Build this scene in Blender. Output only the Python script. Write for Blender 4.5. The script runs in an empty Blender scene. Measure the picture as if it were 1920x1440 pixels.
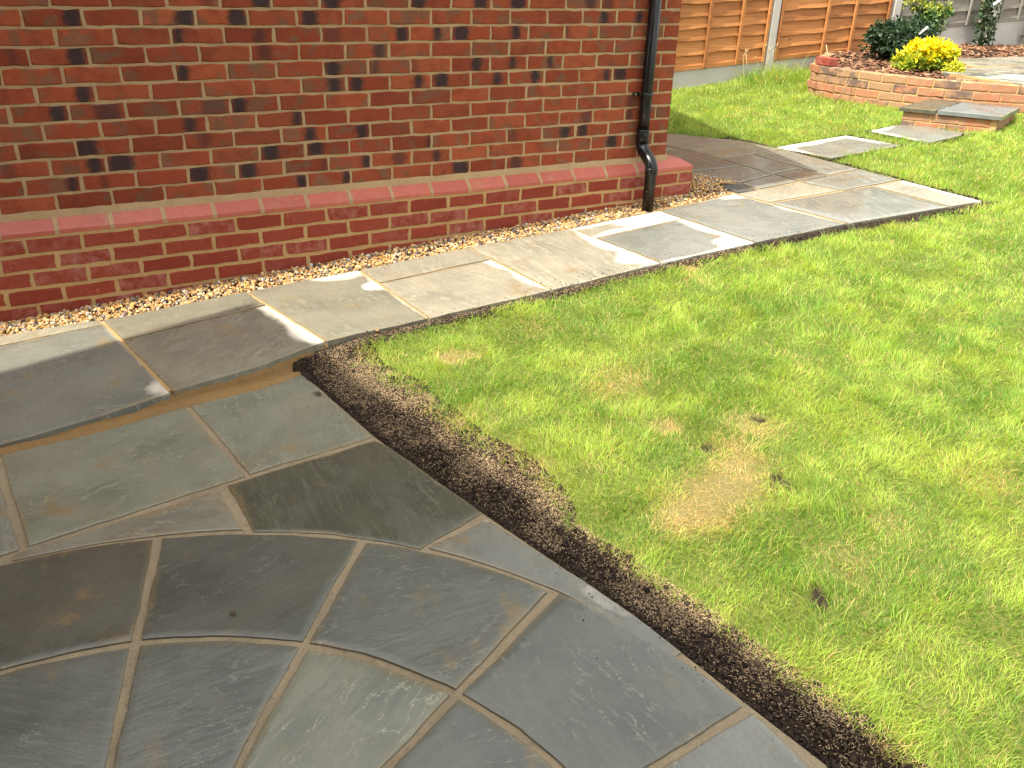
import bpy, bmesh, math, random
import numpy as np
from mathutils import Vector, Matrix, noise as mnoise

random.seed(7)
RNG = np.random.default_rng(11)
SC = bpy.context.scene
COL = SC.collection

# ------------------------------------------------------------------ camera
CAM_P = Vector((-0.20107, -4.25244, 1.18160))
YAW, PITCH, ROLL = 1.0377147, -0.4515499, 0.0374678
fw = Vector((math.cos(PITCH)*math.cos(YAW), math.cos(PITCH)*math.sin(YAW), math.sin(PITCH)))
rt = Vector((math.sin(YAW), -math.cos(YAW), 0.0)); up = rt.cross(fw)
r2 = rt*math.cos(ROLL) + up*math.sin(ROLL); u2 = -rt*math.sin(ROLL) + up*math.cos(ROLL)
cd = bpy.data.cameras.new('camera'); cam = bpy.data.objects.new('camera', cd); COL.objects.link(cam)
cd.sensor_fit = 'HORIZONTAL'; cd.sensor_width = 36.0; cd.lens = 36.0*1669.2/1920.0
cd.clip_start = 0.05; cd.clip_end = 1000.0
m = Matrix((r2, u2, -fw)).transposed().to_4x4(); m.translation = CAM_P
cam.matrix_world = m
SC.camera = cam

# ------------------------------------------------------------------ sky, sun, exposure
EL, DAZ = math.radians(60.0), math.radians(8.0)
TO_SUN = Vector((-math.cos(EL)*math.cos(DAZ), -math.cos(EL)*math.sin(DAZ), math.sin(EL)))
w = bpy.data.worlds.new('World'); SC.world = w; w.use_nodes = True
nt = w.node_tree; nt.nodes.clear()
sky = nt.nodes.new('ShaderNodeTexSky'); sky.sky_type = 'NISHITA'; sky.sun_disc = False
sky.sun_elevation = EL; sky.sun_rotation = math.atan2(TO_SUN.x, TO_SUN.y)
sky.air_density = 1.0; sky.dust_density = 3.0; sky.ozone_density = 1.0
hsv = nt.nodes.new('ShaderNodeHueSaturation'); hsv.inputs['Saturation'].default_value = 0.06
bg = nt.nodes.new('ShaderNodeBackground'); bg.inputs['Strength'].default_value = 0.15
wo = nt.nodes.new('ShaderNodeOutputWorld')
nt.links.new(sky.outputs[0], hsv.inputs['Color']); nt.links.new(hsv.outputs[0], bg.inputs[0]); nt.links.new(bg.outputs[0], wo.inputs[0])
sl = bpy.data.lights.new('sun', 'SUN'); sl.energy = 2.7; sl.angle = math.radians(0.55); sl.color = (1.0, 0.93, 0.80)
so = bpy.data.objects.new('sun', sl); COL.objects.link(so)
so.rotation_euler = (-TO_SUN).to_track_quat('-Z', 'Y').to_euler(); so.location = (-4, -3, 8)
SC.view_settings.view_transform = 'Standard'; SC.view_settings.look = 'None'
SC.view_settings.exposure = 1.85; SC.view_settings.gamma = 1.0; SC.view_settings.use_curve_mapping = False
SC.render.engine = 'CYCLES'
SC.cycles.use_denoising = True
SC.cycles.max_bounces = 6; SC.cycles.diffuse_bounces = 4; SC.cycles.transparent_max_bounces = 6
SC.cycles.sample_clamp_indirect = 6.0

# ------------------------------------------------------------------ materials
class NB:
    def __init__(self, name):
        self.m = bpy.data.materials.new(name); self.m.use_nodes = True
        self.t = self.m.node_tree; self.t.nodes.clear()
        self.out = self.n('ShaderNodeOutputMaterial')
    def n(self, typ, **kw):
        nd = self.t.nodes.new(typ)
        for k, v in kw.items(): setattr(nd, k, v)
        return nd
    def set(self, sock, v):
        if hasattr(v, 'is_linked') or isinstance(v, bpy.types.NodeSocket): self.t.links.new(v, sock)
        elif isinstance(v, tuple) and len(v) == 3 and sock.type == 'RGBA': sock.default_value = (*v, 1)
        else: sock.default_value = v
    def math(self, op, a, b=0.0, clamp=False):
        nd = self.n('ShaderNodeMath', operation=op, use_clamp=clamp)
        self.set(nd.inputs[0], a); self.set(nd.inputs[1], b); return nd.outputs[0]
    def vmath(self, op, a, b=(0, 0, 0)):
        nd = self.n('ShaderNodeVectorMath', operation=op)
        self.set(nd.inputs[0], a); self.set(nd.inputs[1], b); return nd.outputs[0]
    def mix(self, f, a, b, blend='MIX'):
        nd = self.n('ShaderNodeMix', data_type='RGBA', blend_type=blend)
        self.set(nd.inputs[0], f); self.set(nd.inputs[6], a); self.set(nd.inputs[7], b); return nd.outputs[2]
    def ramp(self, v, lo, hi, a=0.0, b=1.0, smooth=True):
        nd = self.n('ShaderNodeMapRange'); nd.interpolation_type = 'SMOOTHSTEP' if smooth else 'LINEAR'
        self.set(nd.inputs[0], v); self.set(nd.inputs[1], lo); self.set(nd.inputs[2], hi)
        self.set(nd.inputs[3], a); self.set(nd.inputs[4], b); return nd.outputs[0]
    def noise(self, vec, scale, detail=4.0, rough=0.55, dist=0.0):
        nd = self.n('ShaderNodeTexNoise')
        if vec is not None: self.t.links.new(vec, nd.inputs['Vector'])
        nd.inputs['Scale'].default_value = scale; nd.inputs['Detail'].default_value = detail
        nd.inputs['Roughness'].default_value = rough; nd.inputs['Distortion'].default_value = dist
        return nd.outputs[0]
    def mapping(self, vec, scale=(1, 1, 1), rot=(0, 0, 0), loc=(0, 0, 0)):
        nd = self.n('ShaderNodeMapping'); self.t.links.new(vec, nd.inputs[0])
        nd.inputs['Scale'].default_value = scale; nd.inputs['Rotation'].default_value = rot; nd.inputs['Location'].default_value = loc
        return nd.outputs[0]
    def sep(self, vec):
        nd = self.n('ShaderNodeSeparateXYZ'); self.t.links.new(vec, nd.inputs[0]); return nd.outputs
    def sepc(self, c):
        nd = self.n('ShaderNodeSeparateColor'); self.t.links.new(c, nd.inputs[0]); return nd.outputs
    def objcoord(self): return self.n('ShaderNodeTexCoord').outputs['Object']
    def oinfo(self): return self.n('ShaderNodeObjectInfo')
    def pos(self): return self.n('ShaderNodeNewGeometry').outputs['Position']
    def attr(self, name): return self.n('ShaderNodeAttribute', attribute_name=name)
    def bump(self, h, strength=0.5, dist=0.01, normal=None):
        nd = self.n('ShaderNodeBump'); nd.inputs['Strength'].default_value = strength; nd.inputs['Distance'].default_value = dist
        self.set(nd.inputs['Height'], h)
        if normal is not None: self.t.links.new(normal, nd.inputs['Normal'])
        return nd.outputs[0]
    def pbsdf(self, color, rough=0.8, normal=None, spec=0.5, **kw):
        nd = self.n('ShaderNodeBsdfPrincipled')
        self.set(nd.inputs['Base Color'], color); self.set(nd.inputs['Roughness'], rough)
        self.set(nd.inputs['Specular IOR Level'], spec)
        for k, v in kw.items(): self.set(nd.inputs[k], v)
        if normal is not None: self.t.links.new(normal, nd.inputs['Normal'])
        return nd.outputs[0]
    def done(self, sh):
        self.t.links.new(sh, self.out.inputs[0]); return self.m

def shifted(b, coord, k=37.0):
    """object coordinates moved by a per-object random amount so that no two pieces show the same grain"""
    r = b.oinfo().outputs['Random']
    return b.vmath('ADD', coord, b.vmath('SCALE', (1.0, 1.7, 2.3), (0, 0, 0)) if False else _rv(b, r, k))
def _rv(b, r, k):
    c = b.n('ShaderNodeCombineXYZ')
    b.set(c.inputs[0], b.math('MULTIPLY', r, k)); b.set(c.inputs[1], b.math('MULTIPLY', r, k*2.13)); b.set(c.inputs[2], b.math('MULTIPLY', r, k*0.71))
    return c.outputs[0]

def mat_facing():
    b = NB('facing_brick'); oc = b.objcoord(); oi = b.oinfo(); v = shifted(b, oc)
    col = b.sepc(oi.outputs['Color']); x = b.sep(oc)[0]; z = b.sep(oc)[2]
    big = b.noise(v, 14, 3); fine = b.noise(v, 160, 4, 0.7); mid = b.noise(v, 45, 4, 0.6)
    c = b.mix(b.ramp(oi.outputs['Random'], 0, 1), (0.205, 0.043, 0.020), (0.26, 0.066, 0.029))
    c = b.mix(b.ramp(big, 0.42, 0.72, 0, 0.75), c, (0.160, 0.038, 0.019))
    # brown-grey kiss marks
    c = b.mix(b.math('MULTIPLY', b.ramp(b.noise(v, 11, 3), 0.54, 0.64), 0.75), c, (0.135, 0.075, 0.045))
    c = b.mix(b.ramp(mid, 0.6, 0.8, 0, 0.5), c, (0.31, 0.095, 0.045))
    rv = b.math('FRACT', b.math('MULTIPLY', oi.outputs['Random'], 17.3))
    c = b.mix(1.0, c, b.mix(rv, (0.80, 0.79, 0.80), (1.14, 1.10, 1.05)), 'MULTIPLY')
    c = b.mix(b.math('MULTIPLY', b.ramp(b.math('FRACT', b.math('MULTIPLY', oi.outputs['Random'], 41.7)), 0.84, 0.92), b.ramp(big, 0.40, 0.6, 0.1, 0.65)), c, (0.125, 0.075, 0.045))
    c = b.mix(b.ramp(b.noise(b.pos(), 2.2, 5, 0.65), 0.52, 0.75, 0, 0.30), c, (0.11, 0.055, 0.035))
    # dark burnt end patch: centre, half width and strength come from the object's own colour
    cen = b.math('MULTIPLY', b.math('SUBTRACT', col[0], 0.5), 0.22)
    wid = b.math('MULTIPLY', col[1], 0.1)
    d = b.math('ABSOLUTE', b.math('SUBTRACT', x, cen))
    d = b.math('ADD', d, b.math('MULTIPLY', b.math('SUBTRACT', mid, 0.5), 0.045))
    d = b.math('ADD', d, b.math('MULTIPLY', b.math('MULTIPLY', z, z), 9.0))
    f = b.math('SUBTRACT', 1.0, b.ramp(b.math('SUBTRACT', d, wid), -0.026, 0.016))
    f = b.math('MULTIPLY', f, col[2])
    c = b.mix(f, c, b.mix(big, (0.018, 0.014, 0.015), (0.040, 0.028, 0.030)))
    # specks and pale mortar smears
    c = b.mix(b.ramp(b.noise(v, 330, 2), 0.68, 0.74, 0, 0.55), c, (0.55, 0.36, 0.24))
    c = b.mix(b.ramp(b.noise(v, 210, 2), 0.70, 0.76, 0, 0.7), c, (0.05, 0.03, 0.025))
    h = b.math('ADD', b.math('MULTIPLY', fine, 0.4), mid)
    nrm = b.bump(h, 0.55, 0.006)
    return b.done(b.pbsdf(c, 0.9, nrm, 0.12))

def mat_plinth():
    b = NB('plinth_brick'); oc = b.objcoord(); oi = b.oinfo(); v = shifted(b, oc)
    mid = b.noise(v, 30, 4, 0.6); fine = b.noise(v, 220, 3, 0.7)
    c = b.mix(b.ramp(oi.outputs['Random'], 0, 1), (0.185, 0.030, 0.015), (0.235, 0.043, 0.022))
    c = b.mix(b.ramp(mid, 0.35, 0.75, 0, 0.5), c, (0.155, 0.026, 0.014))
    # lime bloom on some bricks, strength in the object's alpha-like blue channel
    bl = b.math('MULTIPLY', b.sepc(oi.outputs['Color'])[2], b.ramp(b.noise(v, 18, 5, 0.7), 0.40, 0.72))
    c = b.mix(b.math('MULTIPLY', bl, 0.75), c, (0.33, 0.15, 0.115))
    c = b.mix(b.ramp(b.noise(v, 150, 2), 0.69, 0.75, 0, 0.7), c, (0.62, 0.46, 0.32))
    nrm = b.bump(b.math('ADD', mid, b.math('MULTIPLY', fine, 0.3)), 0.35, 0.004)
    return b.done(b.pbsdf(c, 0.78, nrm, 0.2))

def mat_special():
    b = NB('plinth_special'); oc = b.objcoord(); oi = b.oinfo(); v = shifted(b, oc)
    mid = b.noise(v, 26, 4, 0.6); fine = b.noise(v, 240, 3, 0.7)
    c = b.mix(b.ramp(oi.outputs['Random'], 0, 1), (0.34, 0.072, 0.044), (0.40, 0.097, 0.062))  # paler than the plinth bricks: skylight on the chamfer put into the colour
    c = b.mix(b.ramp(mid, 0.4, 0.75, 0, 0.5), c, (0.27, 0.06, 0.042))
    c = b.mix(b.ramp(b.noise(v, 120, 3), 0.66, 0.74, 0, 0.6), c, (0.52, 0.34, 0.22))
    c = b.mix(b.ramp(b.noise(b.pos(), 9, 5, 0.7), 0.55, 0.72, 0, 0.5), c, (0.30, 0.17, 0.10))
    return b.done(b.pbsdf(c, 0.42, b.bump(b.math('ADD', mid, b.math('MULTIPLY', fine, 0.3)), 0.2, 0.003), 0.55))

def mat_mortar(name, c1, c2, rough=0.95, bump=0.8, scale=1.0):
    b = NB(name); p = b.pos()
    n1 = b.noise(p, 6*scale, 4); n2 = b.noise(p, 60*scale, 4, 0.65); n3 = b.noise(p, 400*scale, 2, 0.7)
    c = b.mix(n1, c1, c2); c = b.mix(b.ramp(n2, 0.5, 0.75, 0, 0.45), c, tuple(x*0.6 for x in c1))
    c = b.mix(b.ramp(n3, 0.58, 0.75, 0, 0.5), c, tuple(min(1, x*1.35) for x in c2))
    h = b.math('ADD', n2, b.math('MULTIPLY', n3, 0.45))
    return b.done(b.pbsdf(c, rough, b.bump(h, bump, 0.006), 0.25))

def mat_sandstone():
    b = NB('sandstone'); oc = b.objcoord(); oi = b.oinfo(); v = shifted(b, oc, 53.0)
    rnd = oi.outputs['Random']
    vr = b.n('ShaderNodeVectorRotate'); vr.rotation_type = 'Z_AXIS'; b.set(vr.inputs['Vector'], v); b.set(vr.inputs['Angle'], b.math('MULTIPLY', rnd, 12.0))
    vv = vr.outputs[0]
    warp = b.n('ShaderNodeTexNoise'); b.t.links.new(vv, warp.inputs['Vector']); warp.inputs['Scale'].default_value = 3.0
    wv = b.vmath('ADD', vv, b.vmath('MULTIPLY', warp.outputs['Color'], (0.10, 0.10, 0.0)))
    streak = b.noise(b.mapping(wv, (3.0, 26.0, 1)), 1.6, 6, 0.62)
    cloud = b.noise(v, 4.0, 5, 0.6); fine = b.noise(v, 120, 4, 0.7); tiny = b.noise(v, 420, 2, 0.6)
    layer = b.noise(b.mapping(wv, (2.2, 5.5, 1)), 2.4, 8, 0.58)
    tint = oi.outputs['Color']
    c = b.mix(b.ramp(cloud, 0.3, 0.75), tint, b.mix(1.0, tint, (0.62, 0.66, 0.70), 'MULTIPLY'))
    sk = b.ramp(b.math('FRACT', b.math('MULTIPLY', rnd, 5.77)), 0.2, 1.0, 0.12, 0.55)
    c = b.mix(b.math('MULTIPLY', b.ramp(streak, 0.50, 0.74), sk), c, b.mix(1.0, tint, (1.75, 1.8, 1.85), 'MULTIPLY'))
    # thin pale riven edges
    ridge = b.math('ABSOLUTE', b.math('SUBTRACT', layer, 0.52))
    rl = b.math('MULTIPLY', b.ramp(ridge, 0.0, 0.008, 1, 0), b.ramp(b.noise(v, 4, 2), 0.46, 0.60))
    c = b.mix(b.math('MULTIPLY', rl, 0.65), c, b.mix(1.0, tint, (2.3, 2.2, 2.0), 'MULTIPLY'))
    lay2 = b.noise(b.mapping(wv, (4.5, 14.0, 1)), 2.0, 6, 0.55)
    r2_ = b.math('MULTIPLY', b.ramp(b.math('ABSOLUTE', b.math('SUBTRACT', lay2, 0.5)), 0.0, 0.007, 1, 0), b.ramp(b.noise(v, 4.5, 3), 0.47, 0.58))
    c = b.mix(b.math('MULTIPLY', r2_, sk), c, b.mix(1.0, tint, (2.8, 2.75, 2.55), 'MULTIPLY'))
    fs = b.noise(b.mapping(wv, (5.0, 90.0, 1)), 1.6, 4, 0.7)
    c = b.mix(b.math('MULTIPLY', b.ramp(fs, 0.5, 0.75), b.math('MULTIPLY', sk, 0.8)), c, b.mix(1.0, tint, (1.9, 1.95, 2.0), 'MULTIPLY'))
    c = b.mix(b.math('MULTIPLY', b.ramp(fs, 0.28, 0.45, 1, 0), 0.35), c, b.mix(1.0, tint, (0.6, 0.6, 0.58), 'MULTIPLY'))
    # ochre iron stains
    st = b.ramp(b.noise(v, 6.0, 5, 0.65), 0.57, 0.72, 0, 0.6)
    c = b.mix(st, c, (0.20, 0.135, 0.052))
    c = b.mix(b.ramp(fine, 0.35, 0.75, 0.0, 0.35), c, b.mix(1.0, tint, (0.55, 0.55, 0.52), 'MULTIPLY'))
    # buff jointing slurry left along the edges
    e = b.attr('edge').outputs['Fac']
    sl_ = b.math('MULTIPLY', b.ramp(b.math('ADD', e, b.math('MULTIPLY', b.math('SUBTRACT', cloud, 0.5), 0.8)), 0.70, 1.15, 0, 0.75), b.ramp(fine, 0.3, 0.6))
    c = b.mix(sl_, c, (0.26, 0.185, 0.085))
    # drying: pale where the film of water has gone
    dr = b.attr('dry').outputs['Fac']
    edge_n = b.math('ADD', b.math('MULTIPLY', b.math('SUBTRACT', b.noise(v, 5.0, 4, 0.55), 0.5), 1.15), b.math('MULTIPLY', b.math('SUBTRACT', fine, 0.5), 0.06))
    df = b.math('MULTIPLY', b.ramp(b.math('ADD', dr, edge_n), 0.34, 0.92), b.ramp(dr, 0.05, 0.5))
    dryc = b.mix(b.ramp(cloud, 0.3, 0.7), (0.50, 0.455, 0.36), (0.42, 0.385, 0.31))
    dryc = b.mix(b.ramp(fine, 0.5, 0.8, 0, 0.4), dryc, (0.35, 0.32, 0.26))
    c = b.mix(df, c, dryc)
    wr = b.ramp(b.noise(v, 5, 4, 0.6), 0.35, 0.7, 0.14, 0.44)
    rough = b.math('ADD', b.math('MULTIPLY', wr, b.math('SUBTRACT', 1.0, df)), b.math('MULTIPLY', df, 0.85), True)
    al = oi.outputs['Alpha']
    rough = b.math('ADD', b.math('MULTIPLY', rough, al), b.math('MULTIPLY', b.math('SUBTRACT', 1.0, al), b.math('ADD', 0.07, b.math('MULTIPLY', df, 0.7))), True)
    h = b.math('ADD', b.math('MULTIPLY', layer, 1.0), b.math('MULTIPLY', streak, 0.35))
    h = b.math('ADD', h, b.math('MULTIPLY', fine, 0.10))
    h = b.math('MULTIPLY', b.math('ADD', h, b.math('MULTIPLY', lay2, 0.5)), b.math('ADD', 0.04, b.math('MULTIPLY', al, 0.96)))
    nr = b.bump(h, 0.24, 0.012)
    nr = b.bump(b.math('MULTIPLY', tiny, al), 0.10, 0.002, nr)
    return b.done(b.pbsdf(c, rough, nr, 0.5))

def mat_soil():
    b = NB('soil'); p = b.pos()
    n1 = b.noise(p, 8, 5, 0.6); n2 = b.noise(p, 70, 5, 0.7); n3 = b.noise(p, 260, 3, 0.7)
    c = b.mix(n1, (0.018, 0.012, 0.0075), (0.040, 0.027, 0.017))
    c = b.mix(b.ramp(n2, 0.5, 0.75), c, (0.060, 0.041, 0.026))
    c = b.mix(b.ramp(n3, 0.62, 0.72, 0, 0.6), c, (0.15, 0.11, 0.07))
    th = b.attr('thatch').outputs['Fac']
    g = b.mix(b.ramp(n2, 0.35, 0.65), (0.075, 0.110, 0.014), (0.18, 0.185, 0.048))
    g = b.mix(b.attr('straw').outputs['Fac'], g, b.mix(b.ramp(n3, 0.4, 0.65), (0.19, 0.14, 0.055), (0.36, 0.28, 0.12)))
    c = b.mix(th, c, g)
    h = b.math('ADD', n2, b.math('MULTIPLY', n3, 0.6))
    return b.done(b.pbsdf(c, 0.95, b.bump(h, 1.0, 0.012), 0.2))

def mat_attr(name, rough=0.8, trans=0.0, spec=0.3, bump=0.0, bscale=200.0, sheen=None):
    b = NB(name); a = b.attr('tone').outputs['Color']
    nrm = None; c = a
    if bump > 0:
        p = b.pos(); n = b.noise(p, bscale, 3, 0.6); nrm = b.bump(n, bump, 0.004)
        c = b.mix(b.ramp(n, 0.4, 0.7, 0, 0.35), a, b.mix(1.0, a, (0.5, 0.5, 0.5), 'MULTIPLY'))
    sh = b.pbsdf(c, rough, nrm, spec)
    if trans > 0:
        tr = b.n('ShaderNodeBsdfTranslucent'); b.set(tr.inputs[0], b.mix(1.0, c, (1.25, 1.15, 0.6), 'MULTIPLY'))
        mx = b.n('ShaderNodeMixShader'); mx.inputs[0].default_value = trans
        b.t.links.new(sh, mx.inputs[1]); b.t.links.new(tr.outputs[0], mx.inputs[2]); sh = mx.outputs[0]
    return b.done(sh)

def mat_wood(name, c1, c2, cd_, weather=0.0):
    b = NB(name); oc = b.objcoord(); v = shifted(b, oc); oi = b.oinfo()
    g = b.noise(b.mapping(v, (1.2, 60, 60)), 1.5, 5, 0.6, 0.6); g2 = b.noise(b.mapping(v, (3, 14, 14)), 1.0, 4, 0.6)
    c = b.mix(b.ramp(g, 0.3, 0.7), c1, c2); c = b.mix(b.ramp(g2, 0.5, 0.75, 0, 0.55), c, cd_)
    c = b.mix(b.ramp(oi.outputs['Random'], 0.0, 1.0, 0, 0.8), c, b.mix(1.0, c, (0.62, 0.56, 0.52), 'MULTIPLY'))
    kn = b.ramp(b.noise(b.mapping(v, (5, 16, 16)), 1.3, 1), 0.74, 0.80, 0, 0.75)
    c = b.mix(kn, c, tuple(x*0.45 for x in cd_))
    if weather:
        c = b.mix(b.ramp(b.noise(v, 5, 4, 0.7), 0.45, 0.75, 0, weather), c, (0.13, 0.14, 0.10))
    return b.done(b.pbsdf(c, 0.75, b.bump(g, 0.4, 0.004), 0.3))

def mat_concrete(name, c1, c2):
    b = NB(name); p = b.pos(); n1 = b.noise(p, 5, 5, 0.65); n2 = b.noise(p, 90, 4, 0.7)
    c = b.mix(n1, c1, c2); c = b.mix(b.ramp(n2, 0.45, 0.8, 0, 0.4), c, tuple(x*0.6 for x in c1))
    return b.done(b.pbsdf(c, 0.9, b.bump(n2, 0.4, 0.005), 0.3))

def mat_plain(name, c, rough=0.5, spec=0.5, metallic=0.0, speck=None):
    b = NB(name); p = b.pos(); n = b.noise(p, 30, 4, 0.6)
    cc = b.mix(b.ramp(n, 0.35, 0.75, 0, 0.5), c, tuple(x*0.7 for x in c))
    if speck: cc = b.mix(b.ramp(b.noise(p, 75, 2, 0.5), 0.745, 0.76), cc, speck)
    return b.done(b.pbsdf(cc, b.ramp(n, 0.3, 0.7, rough*0.8, min(1, rough*1.25)), None, spec, Metallic=metallic))

M_FACE = mat_facing(); M_PLINTH = mat_plinth(); M_SPEC = mat_special()
M_MORTAR = mat_mortar('buff_mortar', (0.285, 0.190, 0.095), (0.42, 0.295, 0.158))
M_PMORTAR = mat_mortar('golden_mortar', (0.32, 0.200, 0.078), (0.45, 0.300, 0.133))
M_JOINT = mat_mortar('jointing_mortar', (0.30, 0.185, 0.075), (0.45, 0.29, 0.13), 0.9, 0.7)
M_PJOINT = mat_mortar('patio_mortar', (0.165, 0.128, 0.075), (0.32, 0.255, 0.160), 0.8, 0.9)
M_RISER = mat_mortar('damp_mortar', (0.15, 0.085, 0.028), (0.27, 0.165, 0.062), 0.8, 1.0)
M_STONE = mat_sandstone(); M_SOIL = mat_soil()
M_GRASS = mat_attr('grass_blade', 0.5, 0.50, 0.4)
M_LEAF = mat_attr('leaf', 0.45, 0.35, 0.5)
M_GRAVEL = mat_attr('gravel_stone', 0.75, 0, 0.35, 0.3, 150)
M_CRUMB = mat_attr('soil_crumb', 0.95, 0, 0.2, 0.6, 180)
M_SEED = mat_attr('dry_seed', 0.8, 0.1, 0.2)
M_BARK = mat_attr('bark_chip', 0.9, 0, 0.25, 0.5, 120)
M_ORANGE = mat_wood('orange_stained_wood', (0.36, 0.140, 0.040), (0.50, 0.22, 0.070), (0.25, 0.088, 0.026))
M_GREYW = mat_wood('weathered_grey_wood', (0.19, 0.175, 0.145), (0.28, 0.26, 0.22), (0.12, 0.115, 0.09), 0.4)
M_CONC = mat_concrete('concrete', (0.36, 0.34, 0.30), (0.52, 0.50, 0.45))
M_BLACK = mat_plain('black_plastic', (0.006, 0.006, 0.0065), 0.25, 0.35, 0, (0.55, 0.53, 0.50))
M_BLACKC = mat_plain('black_plastic_clean', (0.006, 0.006, 0.0065), 0.25, 0.35)
M_STEEL = mat_plain('screw_steel', (0.45, 0.45, 0.45), 0.35, 0.5, 1.0)
M_GRATE = mat_plain('grate_metal', (0.085, 0.078, 0.066), 0.6)
M_RBRICK = None
M_TILE = mat_plain('roof_tile', (0.10, 0.06, 0.05), 0.8)
M_WHITE = mat_plain('white_card', (0.78, 0.78, 0.76), 0.5)
M_STEM = mat_plain('woody_stem', (0.16, 0.11, 0.065), 0.85)
M_GLASS = mat_plain('window_glass', (0.03, 0.035, 0.04), 0.08)

# ------------------------------------------------------------------ object helpers
def tag(o, label=None, cat=None, group=None, kind=None):
    if label: o['label'] = label
    if cat: o['category'] = cat
    if group: o['group'] = group
    if kind: o['kind'] = kind
    return o
def link(o, parent=None):
    COL.objects.link(o)
    if parent is not None: o.parent = parent
    return o
def obj(name, mesh, mat=None, parent=None, loc=None):
    o = bpy.data.objects.new(name, mesh)
    if mat is not None and not mesh.materials: mesh.materials.append(mat)
    if loc is not None: o.location = loc
    return link(o, parent)
def empty(name, loc=(0, 0, 0)):
    o = bpy.data.objects.new(name, None); o.location = loc; o.empty_display_size = 0.1; return link(o)
def pymesh(name, V, F, smooth=False):
    me = bpy.data.meshes.new(name); me.from_pydata([tuple(v) for v in V], [], F); me.update()
    if smooth: me.polygons.foreach_set('use_smooth', [True]*len(me.polygons))
    return me
def fix_normals(me):
    bm = bmesh.new(); bm.from_mesh(me); bmesh.ops.recalc_face_normals(bm, faces=bm.faces); bm.to_mesh(me); bm.free(); return me
def boxmesh(name, a, b_, bevel=0.0):
    bm = bmesh.new()
    bmesh.ops.create_cube(bm, size=1.0)
    for v in bm.verts:
        v.co = Vector([(a[i]+b_[i])/2 + v.co[i]*(b_[i]-a[i]) for i in range(3)])
    if bevel > 0: bmesh.ops.bevel(bm, geom=bm.edges[:], offset=bevel, segments=2, affect='EDGES', profile=0.6)
    me = bpy.data.meshes.new(name); bm.to_mesh(me); bm.free(); return me
def npmesh(name, V, L, T, tone=None, mat=None, smooth=False):
    """big soup: V (n,3), L flat loop indices, T polygon sizes"""
    me = bpy.data.meshes.new(name)
    V = np.asarray(V, np.float32); L = np.asarray(L, np.int32); T = np.asarray(T, np.int32)
    me.vertices.add(len(V)); me.vertices.foreach_set('co', V.ravel())
    me.loops.add(len(L)); me.loops.foreach_set('vertex_index', L)
    st = np.zeros(len(T), np.int32); st[1:] = np.cumsum(T)[:-1]
    me.polygons.add(len(T)); me.polygons.foreach_set('loop_start', st)
    if smooth: me.polygons.foreach_set('use_smooth', np.ones(len(T), bool))
    if tone is not None:
        at = me.attributes.new('tone', 'FLOAT_COLOR', 'POINT')
        c = np.ones((len(V), 4), np.float32); c[:, :3] = tone; at.data.foreach_set('color', c.ravel())
    me.update(calc_edges=True); me.validate()
    if mat: me.materials.append(mat)
    return me
def vnoise(x, y, s, seed=0):
    """value noise 0..1"""
    x = np.asarray(x)*s; y = np.asarray(y)*s
    xi = np.floor(x).astype(np.int64); yi = np.floor(y).astype(np.int64); fx = x-xi; fy = y-yi
    fx = fx*fx*(3-2*fx); fy = fy*fy*(3-2*fy)
    def h(a, b_):
        n = (a*374761393 + b_*668265263 + seed*974711) & 0x7fffffff
        n = ((n ^ (n >> 13))*1274126177) & 0x7fffffff
        n = ((n ^ (n >> 16))*1103515245 + 12345) & 0x7fffffff
        return (n % 100003)/100003.0
    return (h(xi, yi)*(1-fx)+h(xi+1, yi)*fx)*(1-fy) + (h(xi, yi+1)*(1-fx)+h(xi+1, yi+1)*fx)*fy
def fbm(x, y, s, seed=0, o=3):
    t = 0; a = 1; n = 0
    for k in range(o):
        t = t + a*vnoise(x, y, s*2**k, seed+k*7); n += a; a *= 0.5
    return t/n
def sstep(a, b_, x):
    t = np.clip((x-a)/(b_-a), 0, 1); return t*t*(3-2*t)

# ------------------------------------------------------------------ terrain heights
GA, GB = -0.36, 0.057
PZ = -0.40                                   # patio level
def G(x): return GA + GB*x                   # path plane, rising gently along the wall
EDGE = np.array([(0.72, -0.90), (0.735, -0.967), (0.802, -1.606), (0.927, -2.223), (1.033, -2.697), (1.085, -2.99), (1.112, -3.217), (1.144, -3.423), (1.20, -3.9), (1.26, -4.6), (1.35, -6.0)])
def edge_x(y): return np.interp(-np.asarray(y), -EDGE[:, 1], EDGE[:, 0])
PF = np.array([(-3.0, -1.45), (-0.97, -1.22), (-0.368, -1.13), (-0.097, -1.112), (0.213, -1.042), (0.54, -1.005), (0.862, -0.909), (1.332, -0.922), (1.972, -0.915), (2.64, -0.892), (3.259, -0.905), (3.92, -0.935), (4.944, -1.055)])
def front_y(x): return np.interp(x, PF[:, 0], PF[:, 1])
PBk = np.array([(-3.0, -0.10), (-0.324, -0.102), (0.06, -0.135), (0.074, -0.165), (0.723, -0.145), (1.293, -0.156), (1.92, -0.142), (2.56, -0.160), (3.193, -0.155), (3.81, -0.113)])
def back_y(x): return np.interp(x, PBk[:, 0], PBk[:, 1])
FARP = [(3.85, -0.92), (4.95, -1.06), (4.97, -0.3), (4.96, 0.6), (4.90, 1.04), (4.62, 1.52), (4.3, 1.95), (3.6, 1.95), (3.6, 0.2)]
WALLC = np.array([(8.05, 3.14), (7.45, 2.72), (6.90, 2.26), (6.85, 2.05), (6.87, 1.78), (6.96, 1.42), (7.10, 1.05), (7.36, 0.70), (7.72, 0.35), (8.4, -0.2)])
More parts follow.
